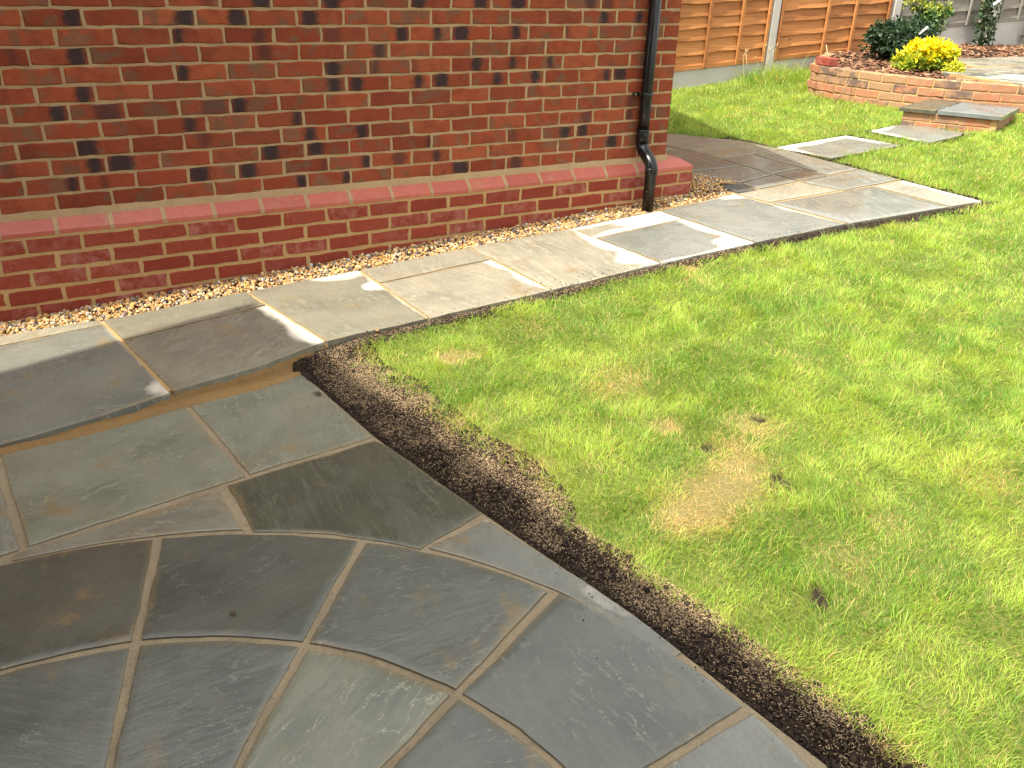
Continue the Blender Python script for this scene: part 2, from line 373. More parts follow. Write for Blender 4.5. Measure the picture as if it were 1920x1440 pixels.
def in_poly(x, y, poly):
    x = np.asarray(x); y = np.asarray(y); c = np.zeros(x.shape, bool); n = len(poly)
    for i in range(n):
        x1, y1 = poly[i]; x2, y2 = poly[(i+1) % n]
        if y1 == y2: continue
        k = ((y1 > y) != (y2 > y)) & (x < (x2-x1)*(y-y1)/(y2-y1)+x1); c ^= k
    return c
BED = [tuple(p) for p in WALLC] + [(14, -0.2), (14, 3.14)]
def lawn_h(x, y):
    x = np.asarray(x, float); y = np.asarray(y, float)
    b_ = GA - 0.013 + GB*np.clip(x, -3, 9.5) + 0.033*np.clip(y+1.0, -5, 0)
    d = x - edge_x(y)
    near = sstep(-0.8, -1.15, y)
    lo = PZ - 0.013
    h = b_*(1-near) + near*(lo + (b_-lo)*sstep(0.02, 0.42, d))
    return h
STONES = [[(4.97, 0.22), (5.04, 0.69), (5.69, 0.68), (5.77, 0.21)], [(6.00, 0.16), (5.97, 0.70), (6.46, 0.74), (6.54, 0.20)]]
STONES[0] = [(5.04, 0.22), (5.77, 0.22), (5.69, 0.68), (4.96, 0.68)]
STONES[1] = [(6.02, 0.16), (6.54, 0.20), (6.47, 0.74), (5.97, 0.69)]
STEP = [(6.33, 0.73), (6.76, 0.10), (7.41, 0.37), (7.02, 0.98)]
def paved(x, y, mg=0.0):
    """inside path / patio / far paving"""
    pth = (y > front_y(x)-mg) & (x < 3.9) & (y < 0.2)
    pat = (x < edge_x(y)+mg) & (y < -0.88)
    far = in_poly(x, y, FARP)
    return pth | pat | far
# grass edge beside the patio, as seen: bare soil between the slabs and this line
GE = np.array([(0.94, -0.90), (0.955, -0.983), (0.945, -1.133), (1.000, -1.358), (1.020, -1.604), (1.050, -1.846), (1.108, -2.06), (1.118, -2.295), (1.080, -2.408), (1.135, -2.618), (1.158, -2.786), (1.198, -3.0), (1.225, -3.164), (1.258, -3.336), (1.268, -3.508), (1.34, -4.2), (1.45, -6.0)])
def grass_x(y): return np.interp(-np.asarray(y), -GE[:, 1], GE[:, 0])

STRAW = [(1.684, -2.142, .06, .75), (1.49, -2.57, .12, 1), (1.57, -2.53, .12, 1), (1.66, -2.50, .12, .9), (1.74, -2.45, .11, .75), (1.40, -2.57, .08, .95), (1.80, -2.36, .09, .55), (1.258, -1.282, .055, .95), (1.33, -1.30, .05, .6), (1.766, -1.768, .13, .38), (1.68, -1.82, .11, .35), (1.913, -2.902, .08, .2), (2.392, -2.921, .13, .25), (1.684, -2.965, .10, .25), (1.707, -1.19, .10, .25), (1.14, -1.97, .05, .8), (1.03, -1.5, .04, .8), (1.17, -2.1, .05, .7), (2.737, -0.99, .07, .6), (1.95, -2.29, .10, .5)]
BARE = [(1.798, -2.606, .020), (1.805, -2.57, .016), (1.49, -3.04, .022), (1.515, -3.02, .016), (1.79, -2.57, .018), (1.72, -2.32, .02), (2.0, -2.27, .02)]
# ------------------------------------------------------------------ ground: one sheet to the horizon
def axis(lo, hi, step, far):
    fine = np.arange(lo, hi, step); a = [fine]; d = step; l = lo; h = hi; L_ = []; H_ = []
    while h < far: d *= 1.35; h += d; H_.append(h); l -= d; L_.append(l)
    return np.concatenate([L_[::-1], fine, H_])
def build_ground():
    gx = axis(-1.2, 7.6, 0.028, 160); gy = axis(-4.6, 3.6, 0.028, 160)
    X, Y = np.meshgrid(gx, gy); Z = lawn_h(X, Y)
    Z = Z + (fbm(X, Y, 9, 3)-0.5)*0.018 + (fbm(X, Y, 38, 5)-0.5)*0.014*((X > -1) & (X < 8))
    pv0 = paved(X, Y); FC = np.mean(FARP, axis=0); pv = ((Y > front_y(X)+0.03) & (X < 3.9) & (Y < 0.2)) | ((X < edge_x(Y)-0.03) & (Y < -0.88)) | in_poly(X, Y, [tuple(FC+(np.array(q)-FC)*0.95) for q in FARP]); Z = np.where(pv, np.minimum(Z, np.where((X < edge_x(Y)) & (Y < front_y(X)+0.02) & (X < 1.0), PZ, G(np.clip(X, -3, 9.5)))-0.06), Z)
    pth = (Y > front_y(X)+0.03) & (X < 3.9) & (Y < 0.4); Z = np.where(pth, np.where(X < 0.93, PZ-0.07, G(np.clip(X, -3, 9))-0.05), Z)
    for st in STONES: Z = np.where(in_poly(X, Y, st), G(X)-0.05, Z)
    th = (1-pv0)*sstep(0.0, 0.06, X-grass_x(Y)+ (fbm(X, Y, 14, 9)-0.5)*0.12)*sstep(0.03, 0.10, front_y(np.minimum(X, 4.944))-Y + 10*((X > 4.97) | (Y > 1.2)))
    for (bx, by, br) in BARE: th = th*sstep(br*0.9, br*1.6, np.hypot(X-bx, (Y-by)*.8)+(fbm(X, Y, 40, 4)-.5)*.02)
    ny, nx = X.shape
    V = np.stack([X, Y, Z], -1).reshape(-1, 3)
    idx = np.arange(nx*ny).reshape(ny, nx)
    Q = np.stack([idx[:-1, :-1], idx[:-1, 1:], idx[1:, 1:], idx[1:, :-1]], -1).reshape(-1, 4)
    me = npmesh('ground', V, Q.ravel(), np.full(len(Q), 4), None, M_SOIL, True)
    at = me.attributes.new('thatch', 'FLOAT', 'POINT'); at.data.foreach_set('value', th.ravel().astype(np.float32))
    sw = np.zeros(X.shape)
    for (sx, sy, sr, sk) in STRAW: sw = np.maximum(sw, sk*np.exp(-((X-sx)**2+(Y-sy)**2)/(2*(sr*.6)**2)))
    at = me.attributes.new('straw', 'FLOAT', 'POINT'); at.data.foreach_set('value', np.clip(sw*1.1*(0.35+1.0*fbm(X, Y, 22, 33, 3)), 0, .75).ravel().astype(np.float32))
    tag(obj('ground', me), 'dark garden soil under the lawn and along the paving', None, None, 'structure')
build_ground()

# ------------------------------------------------------------------ paving slabs
def resample(pts, n):
    p = np.asarray(pts, float); d = np.r_[0, np.cumsum(np.hypot(*np.diff(p, axis=0).T))]
    return lambda t: np.stack([np.interp(t*d[-1], d, p[:, 0]), np.interp(t*d[-1], d, p[:, 1])], -1)
def slab(parent, B, R, T, L, zf, tint, joint=0.016, dry=(0, 0, 0, 0), dryall=0.0, blobs=(), wet=0.0, thick=0.032, n=18, name='paving_slab', rough=1.0):
    """four sides (polylines): B and T run with u, L and R with v; dry = pale drying width in m along B,R,T,L"""
    fB, fR, fT, fL = [resample(s, n) for s in (B, R, T, L)]
    wu = max(0.05, np.hypot(*(fR(.5)-fL(.5)))); wv = max(0.05, np.hypot(*(fT(.5)-fB(.5))))
    def par(wd):
        e = min(0.3, 0.0032/wd); return np.r_[0, e, np.linspace(e, 1-e, n)[1:-1], 1-e, 1]
    us, vs = par(wu), par(wv); ju, jv = min(0.25, joint/2/wu), min(0.25, joint/2/wv)
    U, Vv = np.meshgrid(ju+(1-2*ju)*us, jv+(1-2*jv)*vs)
    b_, t_, l_, r_ = fB(U), fT(U), fL(Vv), fR(Vv)
    u, v = U[..., None], Vv[..., None]
    c00, c10, c01, c11 = fB(0.), fB(1.), fT(0.), fT(1.)
    P = (1-v)*b_ + v*t_ + (1-u)*l_ + u*r_ - ((1-u)*(1-v)*c00 + u*(1-v)*c10 + (1-u)*v*c01 + u*v*c11)
    N = len(us); sd = random.randint(0, 9999)
    # hand-cut edges wander a little, inward
    cen = P.reshape(-1, 2).mean(0)
    jit = (fbm(P[..., 0], P[..., 1], 11, sd, 3)-0.5)*0.012*rough
    bd = np.zeros((N, N)); bd[0, :] = bd[-1, :] = bd[:, 0] = bd[:, -1] = 1; bd[1, :] = np.maximum(bd[1, :], .8); bd[-2, :] = np.maximum(bd[-2, :], .8); bd[:, 1] = np.maximum(bd[:, 1], .8); bd[:, -2] = np.maximum(bd[:, -2], .8)
    dirv = P-cen; dirv /= np.maximum(1e-6, np.linalg.norm(dirv, axis=-1, keepdims=True))
    P = P + dirv*(jit*bd)[..., None]
    Z = zf(P[..., 0], P[..., 1]) + (fbm(P[..., 0], P[..., 1], 5, sd+3, 3)-0.5)*0.004 + random.uniform(-.001, .001)
    tl = (random.uniform(-.003, .003), random.uniform(-.003, .003)); Z = Z + (P[..., 0]-cen[0])*tl[0] + (P[..., 1]-cen[1])*tl[1]
    rim = np.zeros((N, N), bool); rim[0, :] = rim[-1, :] = rim[:, 0] = rim[:, -1] = True
    Z = np.where(rim, Z-0.0012, Z)
    D = np.full((N, N), float(dryall))
    dist = [Vv*wv, (1-U)*wu, (1-Vv)*wv, U*wu]
    for dd, wd in zip(dist, dry):
        if wd > 0: D = np.maximum(D, 1.0 - dd/wd*0.5)
    for (u0, v0, ru, rv, st) in blobs: D = np.maximum(D, st*np.clip(1.25-((U-u0)/ru)**2-((Vv-v0)/rv)**2, 0, 1))
    E_ = np.clip(1-np.minimum.reduce(dist)/0.09, 0, 1)
    c3 = np.array([cen[0], cen[1], float(zf(cen[0], cen[1]))])
    V = np.concatenate([P, Z[..., None]], -1).reshape(-1, 3)
    idx = np.arange(N*N).reshape(N, N)
    Q = np.stack([idx[:-1, :-1], idx[:-1, 1:], idx[1:, 1:], idx[1:, :-1]], -1).reshape(-1, 4).tolist()
    ring = list(idx[0, :-1]) + list(idx[:-1, -1]) + list(idx[-1, :0:-1]) + list(idx[:0:-1, 0])
    nb = len(V); low = V[ring].copy(); low[:, 2] -= thick
    V = np.vstack([V, low]) - c3
    k = len(ring)
    for i in range(k): Q.append([ring[i], nb+i, nb+(i+1) % k, ring[(i+1) % k]])
    nq = len(Q)-k; me = pymesh(name, V.tolist(), [[int(a) for a in q] for q in Q]); fix_normals(me)
    me.polygons.foreach_set('use_smooth', [True]*nq+[False]*k)
    for nm, A in (('dry', D), ('edge', E_)):
        at = me.attributes.new(nm, 'FLOAT', 'POINT'); at.data.foreach_set('value', np.r_[A.ravel(), np.zeros(k)].astype(np.float32))
    o = obj(name, me, M_STONE, parent, c3.tolist()); o.color = (*tint, 1.0-wet)
    return o
def quad_slab(parent, q, zf, tint, **kw):
    a, b_, c, d = q
    return slab(parent, [a, b_], [b_, c], [d, c], [a, d], zf, tint, **kw)
T_OLIVE = (0.185, 0.173, 0.128); T_GREY = (0.163, 0.165, 0.136); T_DARK = (0.074, 0.075, 0.053); T_BUFF = (0.250, 0.228, 0.168); T_BLUE = (0.118, 0.122, 0.098); T_GREEN = (0.185, 0.185, 0.135)
zG = lambda x, y: GA + GB*np.asarray(x, float) + 0*np.asarray(y, float)
zP = lambda x, y: PZ + 0*np.asarray(x, float) + 0*np.asarray(y, float)

def poly_prism(name, pts, zt, zb, mat, parent=None, kind=None, sub=None):
    """flat-topped bed from an outline; zt is a function of x"""
    bm = bmesh.new(); top = [bm.verts.new((x, y, zt(x))) for x, y in pts]; bot = [bm.verts.new((x, y, zb(x))) for x, y in pts]
    bm.faces.new(top); n = len(pts)
    for i in range(n): bm.faces.new((top[i], bot[i], bot[(i+1) % n], top[(i+1) % n]))
    bmesh.ops.triangulate(bm, faces=bm.faces[:]); bmesh.ops.recalc_face_normals(bm, faces=bm.faces)
    me = bpy.data.meshes.new(name); bm.to_mesh(me); bm.free()
    return obj(name, me, mat, parent)

def build_path():
    xs = np.r_[np.linspace(-3, 3.85, 60)]
    front = [(float(x), float(front_y(x))+0.030) for x in np.r_[np.linspace(-3, 4.944, 70)]]
    outline = front + [(4.955, -0.3), (4.945, 0.6), (4.885, 1.04), (4.60, 1.50), (4.28, 1.93), (3.62, 1.93), (3.70, 1.06), (3.885, 0.47), (4.00, 0.07), (3.84, 0.06)] + [(float(x), float(back_y(x))-0.004) for x in np.linspace(3.81, -3, 60)]
    p = poly_prism('path', outline, lambda x: GA+GB*x-0.007, lambda x: GA+GB*x-0.13, M_JOINT)
    tag(p, 'grey sandstone slab path along the brick wall', None, None, 'structure')
    # mortared riser under the slab edge, with a rough fillet at its foot on the patio
    V = []; F = []; xs2 = np.linspace(-3, 0.90, 160)
    for x in xs2:
        y = float(front_y(x)); g = G(x); nz = mnoise.noise((x*8, 1, 0)); n2 = mnoise.noise((x*23, 5, 0)); n3 = mnoise.noise((x*5, 9, 0))
        for (dy, z) in ((0.025, g-0.018), (0.008+0.003*n2, g-0.022+0.002*nz), (0.004+0.004*nz, (g-0.02+PZ)/2+0.004*n2), (-0.004+0.005*n2, PZ+0.008+0.004*nz), (-0.024+0.010*n3+0.005*n2, PZ+0.0025), (-0.060+0.01*n3, PZ-0.012)):
            V.append((float(x), y+dy, z))
    for i in range(len(xs2)-1):
        for j in range(5): F.append((i*6+j, i*6+j+1, (i+1)*6+j+1, (i+1)*6+j))
    obj('riser', fix_normals(pymesh('riser', V, F, True)), M_RISER, p)
    J = [((-1.25, -0.10), (-1.12, -1.24)), ((-0.60, -0.10), (-0.47, -1.145)), ((0.074, -0.15), (0.213, -1.042)), ((0.723, -0.145), (0.862, -0.909)), ((1.293, -0.156), (1.332, -0.922)),
         ((1.92, -0.142), (1.972, -0.915)), ((2.56, -0.160), (2.64, -0.892)), ((3.193, -0.155), (3.259, -0.905)), ((3.81, -0.113), (3.92, -0.935))]
    def lerp(a, b_, t): return (a[0]+(b_[0]-a[0])*t, a[1]+(b_[1]-a[1])*t)
    def bay(i, split, tints, dries, alls=(0, 0), bl=((), ())):
        (a0, a1), (b0, b1) = J[i], J[i+1]
        fr = [a1] + [(float(x), float(front_y(x))) for x in np.linspace(a1[0], b1[0], 6)[1:-1]] + [b1]
        bk = [a0] + [(float(x), float(back_y(x))) for x in np.linspace(a0[0], b0[0], 6)[1:-1]] + [b0]
        if split is None:
            slab(p, fr, [b1, b0], bk, [a1, a0], zG, tints[0], dry=dries[0], dryall=alls[0], blobs=bl[0])
        else:
            ta = (split[0]-a0[1])/(a1[1]-a0[1]); tb = (split[1]-b0[1])/(b1[1]-b0[1])
            ma, mb = lerp(a0, a1, ta), lerp(b0, b1, tb)
            slab(p, fr, [b1, mb], [ma, mb], [a1, ma], zG, tints[0], dry=dries[0], dryall=alls[0], blobs=bl[0], joint=0.014)
            slab(p, [ma, mb], [mb, b0], bk, [ma, a0], zG, tints[1], dry=dries[1], dryall=alls[1], blobs=bl[1], joint=0.014)
    Z0 = (0, 0, 0, 0)
    bay(0, None, [T_OLIVE], [Z0])
    bay(1, (-0.235, -0.212), [T_GREY, T_BUFF], [(0, .012, 0, 0), Z0], (0, .1), [((1.0, 0.08, .16, .12, .8),), ()])
    bay(2, (-0.443, -0.373), [T_OLIVE, T_OLIVE], [(0, .05, 0, 0), Z0], (0, 0), [((1.0, .95, .12, .35, 1.0), (1.0, .25, .15, .35, 1.0)), ()])
    bay(3, None, [T_OLIVE], [(0, 0.015, .012, 0)], (0,), [((.82, 1.0, .36, .15, 1.1), (.98, .66, .17, .10, 1.1)), ()])
    bay(4, (-0.392, -0.377), [T_BUFF, T_BUFF], [(0, .02, 0, 0), (0, .01, 0, 0)], (.0, 0), [((1.0, .95, .10, .45, 1), (1.0, .35, .09, .4, 1)), ()])
    bay(5, None, [T_BUFF], [(.01, .02, 0, 0)], (.0,), [((1.0, .20, .30, .16, 1.1), (.97, .55, .12, .35, 1.0)), ()])
    bay(6, (-0.376, -0.357), [T_GREY, T_BUFF], [(.03, .05, 0, 0), (.03, .08, .05, .0)], (0, .0), [((1.0, .15, .36, .22, 1.1), (1.0, .65, .16, .5, 1.1), (.5, 0, .6, .06, .9)), ((.80, .6, .45, .9, 1.2), (.3, 1.0, .6, .3, 1.1), (.25, 0.1, .2, .25, 1.0))])
    bay(7, None, [T_GREY], [(0, .018, .01, 0)], (0,), [((1.0, .95, .30, .10, 1.0), (1.0, .45, .08, .2, 1.0)), ()])
    far = [
        ([(3.858, -0.385), (3.935, -0.935), (4.70, -1.02), (4.675, -0.45)], T_GREY, Z0, 0),
        ([(3.825, -0.12), (3.858, -0.375), (4.44, -0.42), (4.38, -0.135)], T_BUFF, Z0, .12),
        ([(4.675, -0.45), (4.70, -1.02), (4.945, -1.055), (4.95, -0.46)], T_BUFF, (0, .05, 0, 0), .05),
        ([(4.385, -0.125), (4.44, -0.43), (4.95, -0.45), (4.95, -0.11)], T_GREY, Z0, 0),
        ([(4.37, 0.11), (4.385, -0.12), (4.65, -0.12), (4.65, 0.12)], (0.115, 0.105, 0.08), Z0, 0),
        ([(4.655, 0.62), (4.655, -0.11), (4.95, -0.105), (4.95, 0.60)], T_GREY, Z0, 0),
        ([(3.90, 0.45), (4.02, 0.06), (4.36, 0.10), (4.36, 0.38)], T_GREY, Z0, 0),
        ([(4.02, 0.055), (4.03, -0.115), (4.38, -0.12), (4.365, 0.10)], T_GREY, Z0, 0),
        ([(4.365, 0.62), (4.365, 0.115), (4.65, 0.125), (4.65, 0.62)], T_GREY, Z0, 0),
        ([(3.80, 1.05), (3.88, 0.46), (4.36, 0.39), (4.36, 1.02)], (0.122, 0.116, 0.092), Z0, 0),
        ([(4.365, 1.03), (4.365, 0.63), (4.95, 0.61), (4.89, 1.04)], T_OLIVE, Z0, 0),
        ([(3.70, 1.52), (3.75, 1.06), (4.30, 1.03), (4.28, 1.52)], T_GREY, Z0, 0),
        ([(4.29, 1.52), (4.31, 1.035), (4.88, 1.05), (4.60, 1.50)], T_GREY, Z0, 0),
        ([(3.64, 1.93), (3.68, 1.53), (4.59, 1.51), (4.28, 1.93)], T_OLIVE, Z0, 0)]
    for q, t, d, da in far:
        quad_slab(p, [q[1], q[2], q[3], q[0]], zG, t, dry=d, dryall=da, joint=0.012, wet=0.92 if q[0] == (3.858, -0.385) else (0.5 if t == T_GREY else 0.25))
build_path()

CX, CY, RO, RI = -0.43, -3.34, 1.52, 1.06
def arc(r, a0, a1, n=12):
    return [(CX+r*math.cos(math.radians(a)), CY+r*math.sin(math.radians(a))) for a in np.linspace(a0, a1, n)]
def build_patio():
    fr = [(float(x), float(front_y(x))+0.03) for x in np.linspace(-3, 0.735, 30)]
    out = fr + [(float(edge_x(y))-0.004, float(y)) for y in np.linspace(-0.98, -6.0, 40)] + [(-3, -6.0)]
    p = poly_prism('patio', out, lambda x: PZ-0.0055, lambda x: PZ-0.14, M_PJOINT)
    tag(p, 'sandstone patio with a circle of wedge slabs', None, None, 'structure')
    def stepline(x0, x1, off=0.036): return [(float(x), float(front_y(x))-off) for x in np.linspace(x0, x1, 8)]
    K = 0.013
    # course along the step
    sl1 = stepline(-0.375, 0.245, 0.036); sl2 = stepline(0.26, 0.735, 0.036); sl2[-1] = (0.733, -0.985); sl2[-2] = (0.66, -1.0)
    slab(p, [(-0.333, -1.775), (0.326, -1.668)], [(0.326, -1.668), sl1[-1]], sl1, [(-0.333, -1.775), sl1[0]], zP, T_GREEN, joint=K)
    slab(p, [(0.33, -1.665), (0.800, -1.606)], [(0.800, -1.606), (0.733, -0.985)], sl2, [(0.33, -1.665), sl2[0]], zP, T_GREEN, joint=K)
    sl0 = stepline(-1.0, -0.39, 0.036)
    slab(p, [(-1.0, -1.88), (-0.345, -1.777)], [(-0.345, -1.777), sl0[-1]], sl0, [(-1.0, -1.88), sl0[0]], zP, T_GREY, joint=K)
    slL = stepline(-1.65, -1.01, 0.036)
    slab(p, [(-1.65, -1.97), (-1.01, -1.885)], [(-1.01, -1.885), slL[-1]], slL, [(-1.65, -1.97), slL[0]], zP, T_GREEN, joint=K)
    # pieces cut to the circle
    def ang(x, y): return math.degrees(math.atan2(y-CY, x-CX))
    a_t2 = ang(0.257, -1.964); a_v2 = ang(0.693, -2.276)
    def on(a, r=RO): return (CX+r*math.cos(math.radians(a)), CY+r*math.sin(math.radians(a)))
    aL = 88.0
    slab(p, arc(RO, aL, a_t2+0.4), [on(a_t2+0.4), (0.225, -1.705)], [(-0.36, -1.79), (0.225, -1.705)], [on(aL), (-0.36, -1.79)], zP, T_OLIVE, joint=K)
    slab(p, arc(RO, a_t2-0.4, a_v2+0.3), [on(a_v2+0.3), (0.922, -2.215)], [(0.245, -1.695), (0.803, -1.625), (0.922, -2.215)], [on(a_t2-0.4), (0.245, -1.695)], zP, T_DARK, joint=K)
    aE = 13.0
    slab(p, arc(RO, a_v2, aE), [on(aE), on(aE, RO+0.028)], [(0.927, -2.232), (1.02, -2.64), (1.054, -2.80), on(aE, RO+0.028)], [on(a_v2), (0.927, -2.232)], zP, T_GREY, joint=0.013, blobs=((.66, .7, .16, .5, .58), (0.0, 1.0, .06, .2, .6)))
    # left spandrel
    slab(p, arc(RO, 128, aL+0.5), [on(aL+0.5), (-0.38, -1.80)], [(-1.62, -2.0), (-0.38, -1.80)], [on(128), (-1.62, -2.0)], zP, T_GREEN, joint=K)
    # rings
    tn = {5.0: T_GREY, 27.5: T_DARK, 50.5: T_DARK, 73.5: T_DARK}
    A = [5.0+22.75*k for k in range(-3, 8)]
    tints = [T_GREY, T_GREY, T_GREY, T_BLUE, T_BLUE, (0.090, 0.092, 0.072), (0.090, 0.086, 0.064), T_OLIVE, T_GREY, T_GREEN]
    for i in range(len(A)-1):
        a0, a1 = A[i], A[i+1]
        ro = RO + (0.018 if a1 < 30 else 0.0)
        slab(p, arc(RI, a1, a0), [on(a0, RI), on(a0, ro)], arc(ro, a1, a0), [on(a1, RI), on(a1, ro)], zP, tints[i], joint=0.024, wet=0.25)
        ti = [T_GREY, T_GREEN, T_GREY, T_BLUE, T_GREEN, T_BLUE, T_BLUE, T_GREEN, T_GREY, T_OLIVE][i]
        slab(p, arc(0.60, a1, a0), [on(a0, 0.60), on(a0, RI)], arc(RI, a1, a0), [on(a1, 0.60), on(a1, RI)], zP, ti, joint=0.022, wet=0.3)
    for k in range(8):
        a0 = 5.0+45.5*k/1.011
        a1 = a0+45
        slab(p, arc(0.18, a1, a0), [on(a0, 0.18), on(a0, 0.60)], arc(0.60, a1, a0), [on(a1, 0.18), on(a1, 0.60)], zP, random.choice([T_GREY, T_GREEN, T_OLIVE]), joint=0.02, n=10)
build_patio()

for i, q in enumerate(STONES):
    lab = ['square stepping stone in the grass nearest the path, with a pale dry rim', 'square stepping stone in the grass nearest the brick step'][i]
    o = quad_slab(None, q, zG, [T_GREY, T_GREY][i], blobs=[((.35, 1.08, .9, .32, 1.1), (1.06, .65, .22, .6, 1.1), (-.03, .7, .12, .5, 1.0)), ((.1, 1.05, .8, .2, 1.0), (-.05, .7, .14, .6, 1.0))][i], joint=0.0, name='stepping_stone', thick=0.045)
    tag(o, lab, 'stepping stone', 'stepping stones across the lawn')

# drain grate
def build_drain():
    e = empty('drain_cover', (3.93, -0.03, G(3.93)-0.005)); tag(e, 'small dark drain grate set in the path beside the wall corner', 'drain cover')
    rim = bmesh.new()
    for (x0, x1, y0, y1) in ((-.085, .085, -.085, -.072), (-.085, .085, .072, .085), (-.085, -.072, -.072, .072), (.072, .085, -.072, .072)):
        r = bmesh.ops.create_cube(rim, size=1.0)
        for v in r['verts']: v.co = Vector((x0+(v.co.x+.5)*(x1-x0), y0+(v.co.y+.5)*(y1-y0), -0.02+(v.co.z+.5)*0.026))
    me = bpy.data.meshes.new('frame'); rim.to_mesh(me); rim.free(); obj('frame', me, M_GRATE, e)
    bar = boxmesh('bar', (-.072, -.005, -.015), (.072, .005, .004), 0.001)
    for k in range(7): obj('bar', bar, M_GRATE, e, (0, -0.06+0.02*k, 0))
    obj('sump', boxmesh('sump', (-.074, -.074, -.03), (.074, .074, -.018)), M_BLACKC, e)
build_drain()

# ------------------------------------------------------------------ bricks
def brick_mesh(name, L, H=0.065, D=0.06, seed=0, rough=1.0):
    """front face towards -y, uneven arris, shallow bowed face"""
    rr = random.Random(seed); nx = max(3, int(L/0.045)); nz = 2
    loop = [(-L/2+L*i/nx, -H/2) for i in range(nx)] + [(L/2, -H/2+H*i/nz) for i in range(nz)] + [(L/2-L*i/nx, H/2) for i in range(nx)] + [(-L/2, H/2-H*i/nz) for i in range(nz)]
    out = []
    for x, z in loop:
        out.append((x+rr.uniform(-.0016, .0016)*rough, z+rr.uniform(-.0018, .0018)*rough))
    n = len(out); V = []; F = []
    ins = 0.004
    def inset(p, d): return (p[0]-math.copysign(min(d, abs(p[0])), p[0])*(1 if abs(abs(p[0])-L/2) < .006 else 0), p[1]-math.copysign(min(d, abs(p[1])), p[1])*(1 if abs(abs(p[1])-H/2) < .006 else 0))
    for p in out: V.append((p[0], D, p[1]))
    for p in out: V.append((p[0], 0.0035+rr.uniform(0, .001), p[1]))
    for p in out:
        q = inset(p, ins+rr.uniform(-.0015, .002)*rough); V.append((q[0], rr.uniform(-.0008, .0006)*rough, q[1]))
    for a in range(2):
        for i in range(n): F.append((a*n+i, a*n+(i+1) % n, (a+1)*n+(i+1) % n, (a+1)*n+i))
    F.append(tuple(range(2*n, 3*n)))
    me = pymesh(name, V, F); bm = bmesh.new(); bm.from_mesh(me); bmesh.ops.triangulate(bm, faces=[f for f in bm.faces if len(f.verts) > 4]); bmesh.ops.recalc_face_normals(bm, faces=bm.faces); bm.to_mesh(me); bm.free()
    return me
def merge(name, items, mat):
    """one mesh out of many (mesh, matrix) pieces"""
    V = []; F = []; k = 0
    for me, mx in items:
        V += [tuple(mx @ v.co) for v in me.vertices]
        F += [tuple(k+i for i in p.vertices) for p in me.polygons]; k += len(me.vertices)
    m2 = pymesh(name, V, F); m2.materials.append(mat); return m2

DARK = {
  0: [(2, 0.053, 0.03, 0.5), (3, 0.065, 0.046, 1), (5, -0.054, 0.045, 1), (7, -0.066, 0.042, 1), (8, 0.049, 0.048, 1), (9, 0.043, 0.053, 1), (11, 0.046, 0.04, 0.8), (12, -0.068, 0.047, 0.6)],
  1: [(0, 0.072, 0.043, 1), (2, 0.066, 0.046, 1), (3, 0.068, 0.047, 1), (5, -0.05, 0.046, 1), (12, 0.027, 0.035, 1), (13, 0.038, 0.031, 1)],
  2: [(2, -0.082, 0.028, 1), (3, 0.043, 0.032, 0.7), (5, -0.06, 0.043, 0.5), (6, 0.07, 0.04, 1), (7, 0.034, 0.029, 1), (8, -0.06, 0.048, 1), (9, 0.036, 0.035, 1), (11, -0.095, 0.02, 0.7)],
  3: [(-1, 0.048, 0.025, 0.5), (0, 0.063, 0.042, 1), (4, -0.05, 0.043, 0.7), (6, 0.06, 0.035, 0.8)],
  4: [(2, -0.08, 0.034, 1), (5, -0.065, 0.04, 1), (6, -0.076, 0.028, 0.6), (7, -0.089, 0.024, 0.5), (8, 0.031, 0.036, 1), (9, 0.023, 0.027, 1), (10, 0.03, 0.023, 1)],
  5: [(-1, -0.005, 0.013, 0.5), (0, 0.066, 0.036, 1), (5, 0.049, 0.036, 1), (6, -0.061, 0.039, 1), (7, 0.04, 0.032, 1), (8, -0.054, 0.045, 1), (9, 0.042, 0.032, 1), (10, 0.052, 0.034, 1), (12, 0.072, 0.028, 1), (13, -0.058, 0.044, 1)],
  6: [(-1, 0.067, 0.037, 1), (0, 0.038, 0.059, 0.7), (2, 0.034, 0.063, 0.5), (3, -0.075, 0.04, 1)],
  7: [(2, 0.033, 0.031, 1), (4, 0.08, 0.03, 1), (13, 0.033, 0.038, 0.7)],
  8: [(-1, -0.08, 0.036, 0.4), (0, -0.069, 0.051, 1), (2, -0.023, 0.032, 0.5), (4, 0.027, 0.035, 1), (5, 0.067, 0.037, 1), (11, 0.062, 0.043, 0.6), (13, -0.083, 0.026, 0.8)],
  9: [(-1, -0.045, 0.033, 0.5), (0, 0.063, 0.037, 1), (1, -0.054, 0.058, 1), (4, -0.055, 0.045, 1), (5, -0.059, 0.045, 1), (7, 0.096, 0.018, 1), (10, -0.075, 0.022, 0.6), (11, 0.038, 0.039, 1), (12, -0.066, 0.04, 1)],
  10: [(-1, 0.074, 0.03, 1), (0, -0.022, 0.023, 0.6), (2, -0.059, 0.052, 1), (3, -0.06, 0.044, 1), (4, 0.086, 0.018, 0.6), (5, 0.085, 0.029, 1), (6, 0.039, 0.045, 0.7), (7, 0.029, 0.028, 0.9), (12, 0.03, 0.045, 1)],
  11: [(0, -0.038, 0.011, 0.4), (4, 0.085, 0.031, 1), (5, 0.043, 0.019, 1), (5, 0.089, 0.028, 1), (8, 0.057, 0.053, 1), (10, -0.049, 0.043, 0.8)],
}
UX, UY = 3.37, 0.056            # corner of the upper wall, its face
PX = 3.555                      # plinth corner
Z11 = 0.075 + 0.0159            # lower edge of the first course above the plinth
WTOP = 2.02                     # eaves
DXP = -0.156                    # plinth joints are set off from those above
WX0 = -5.2
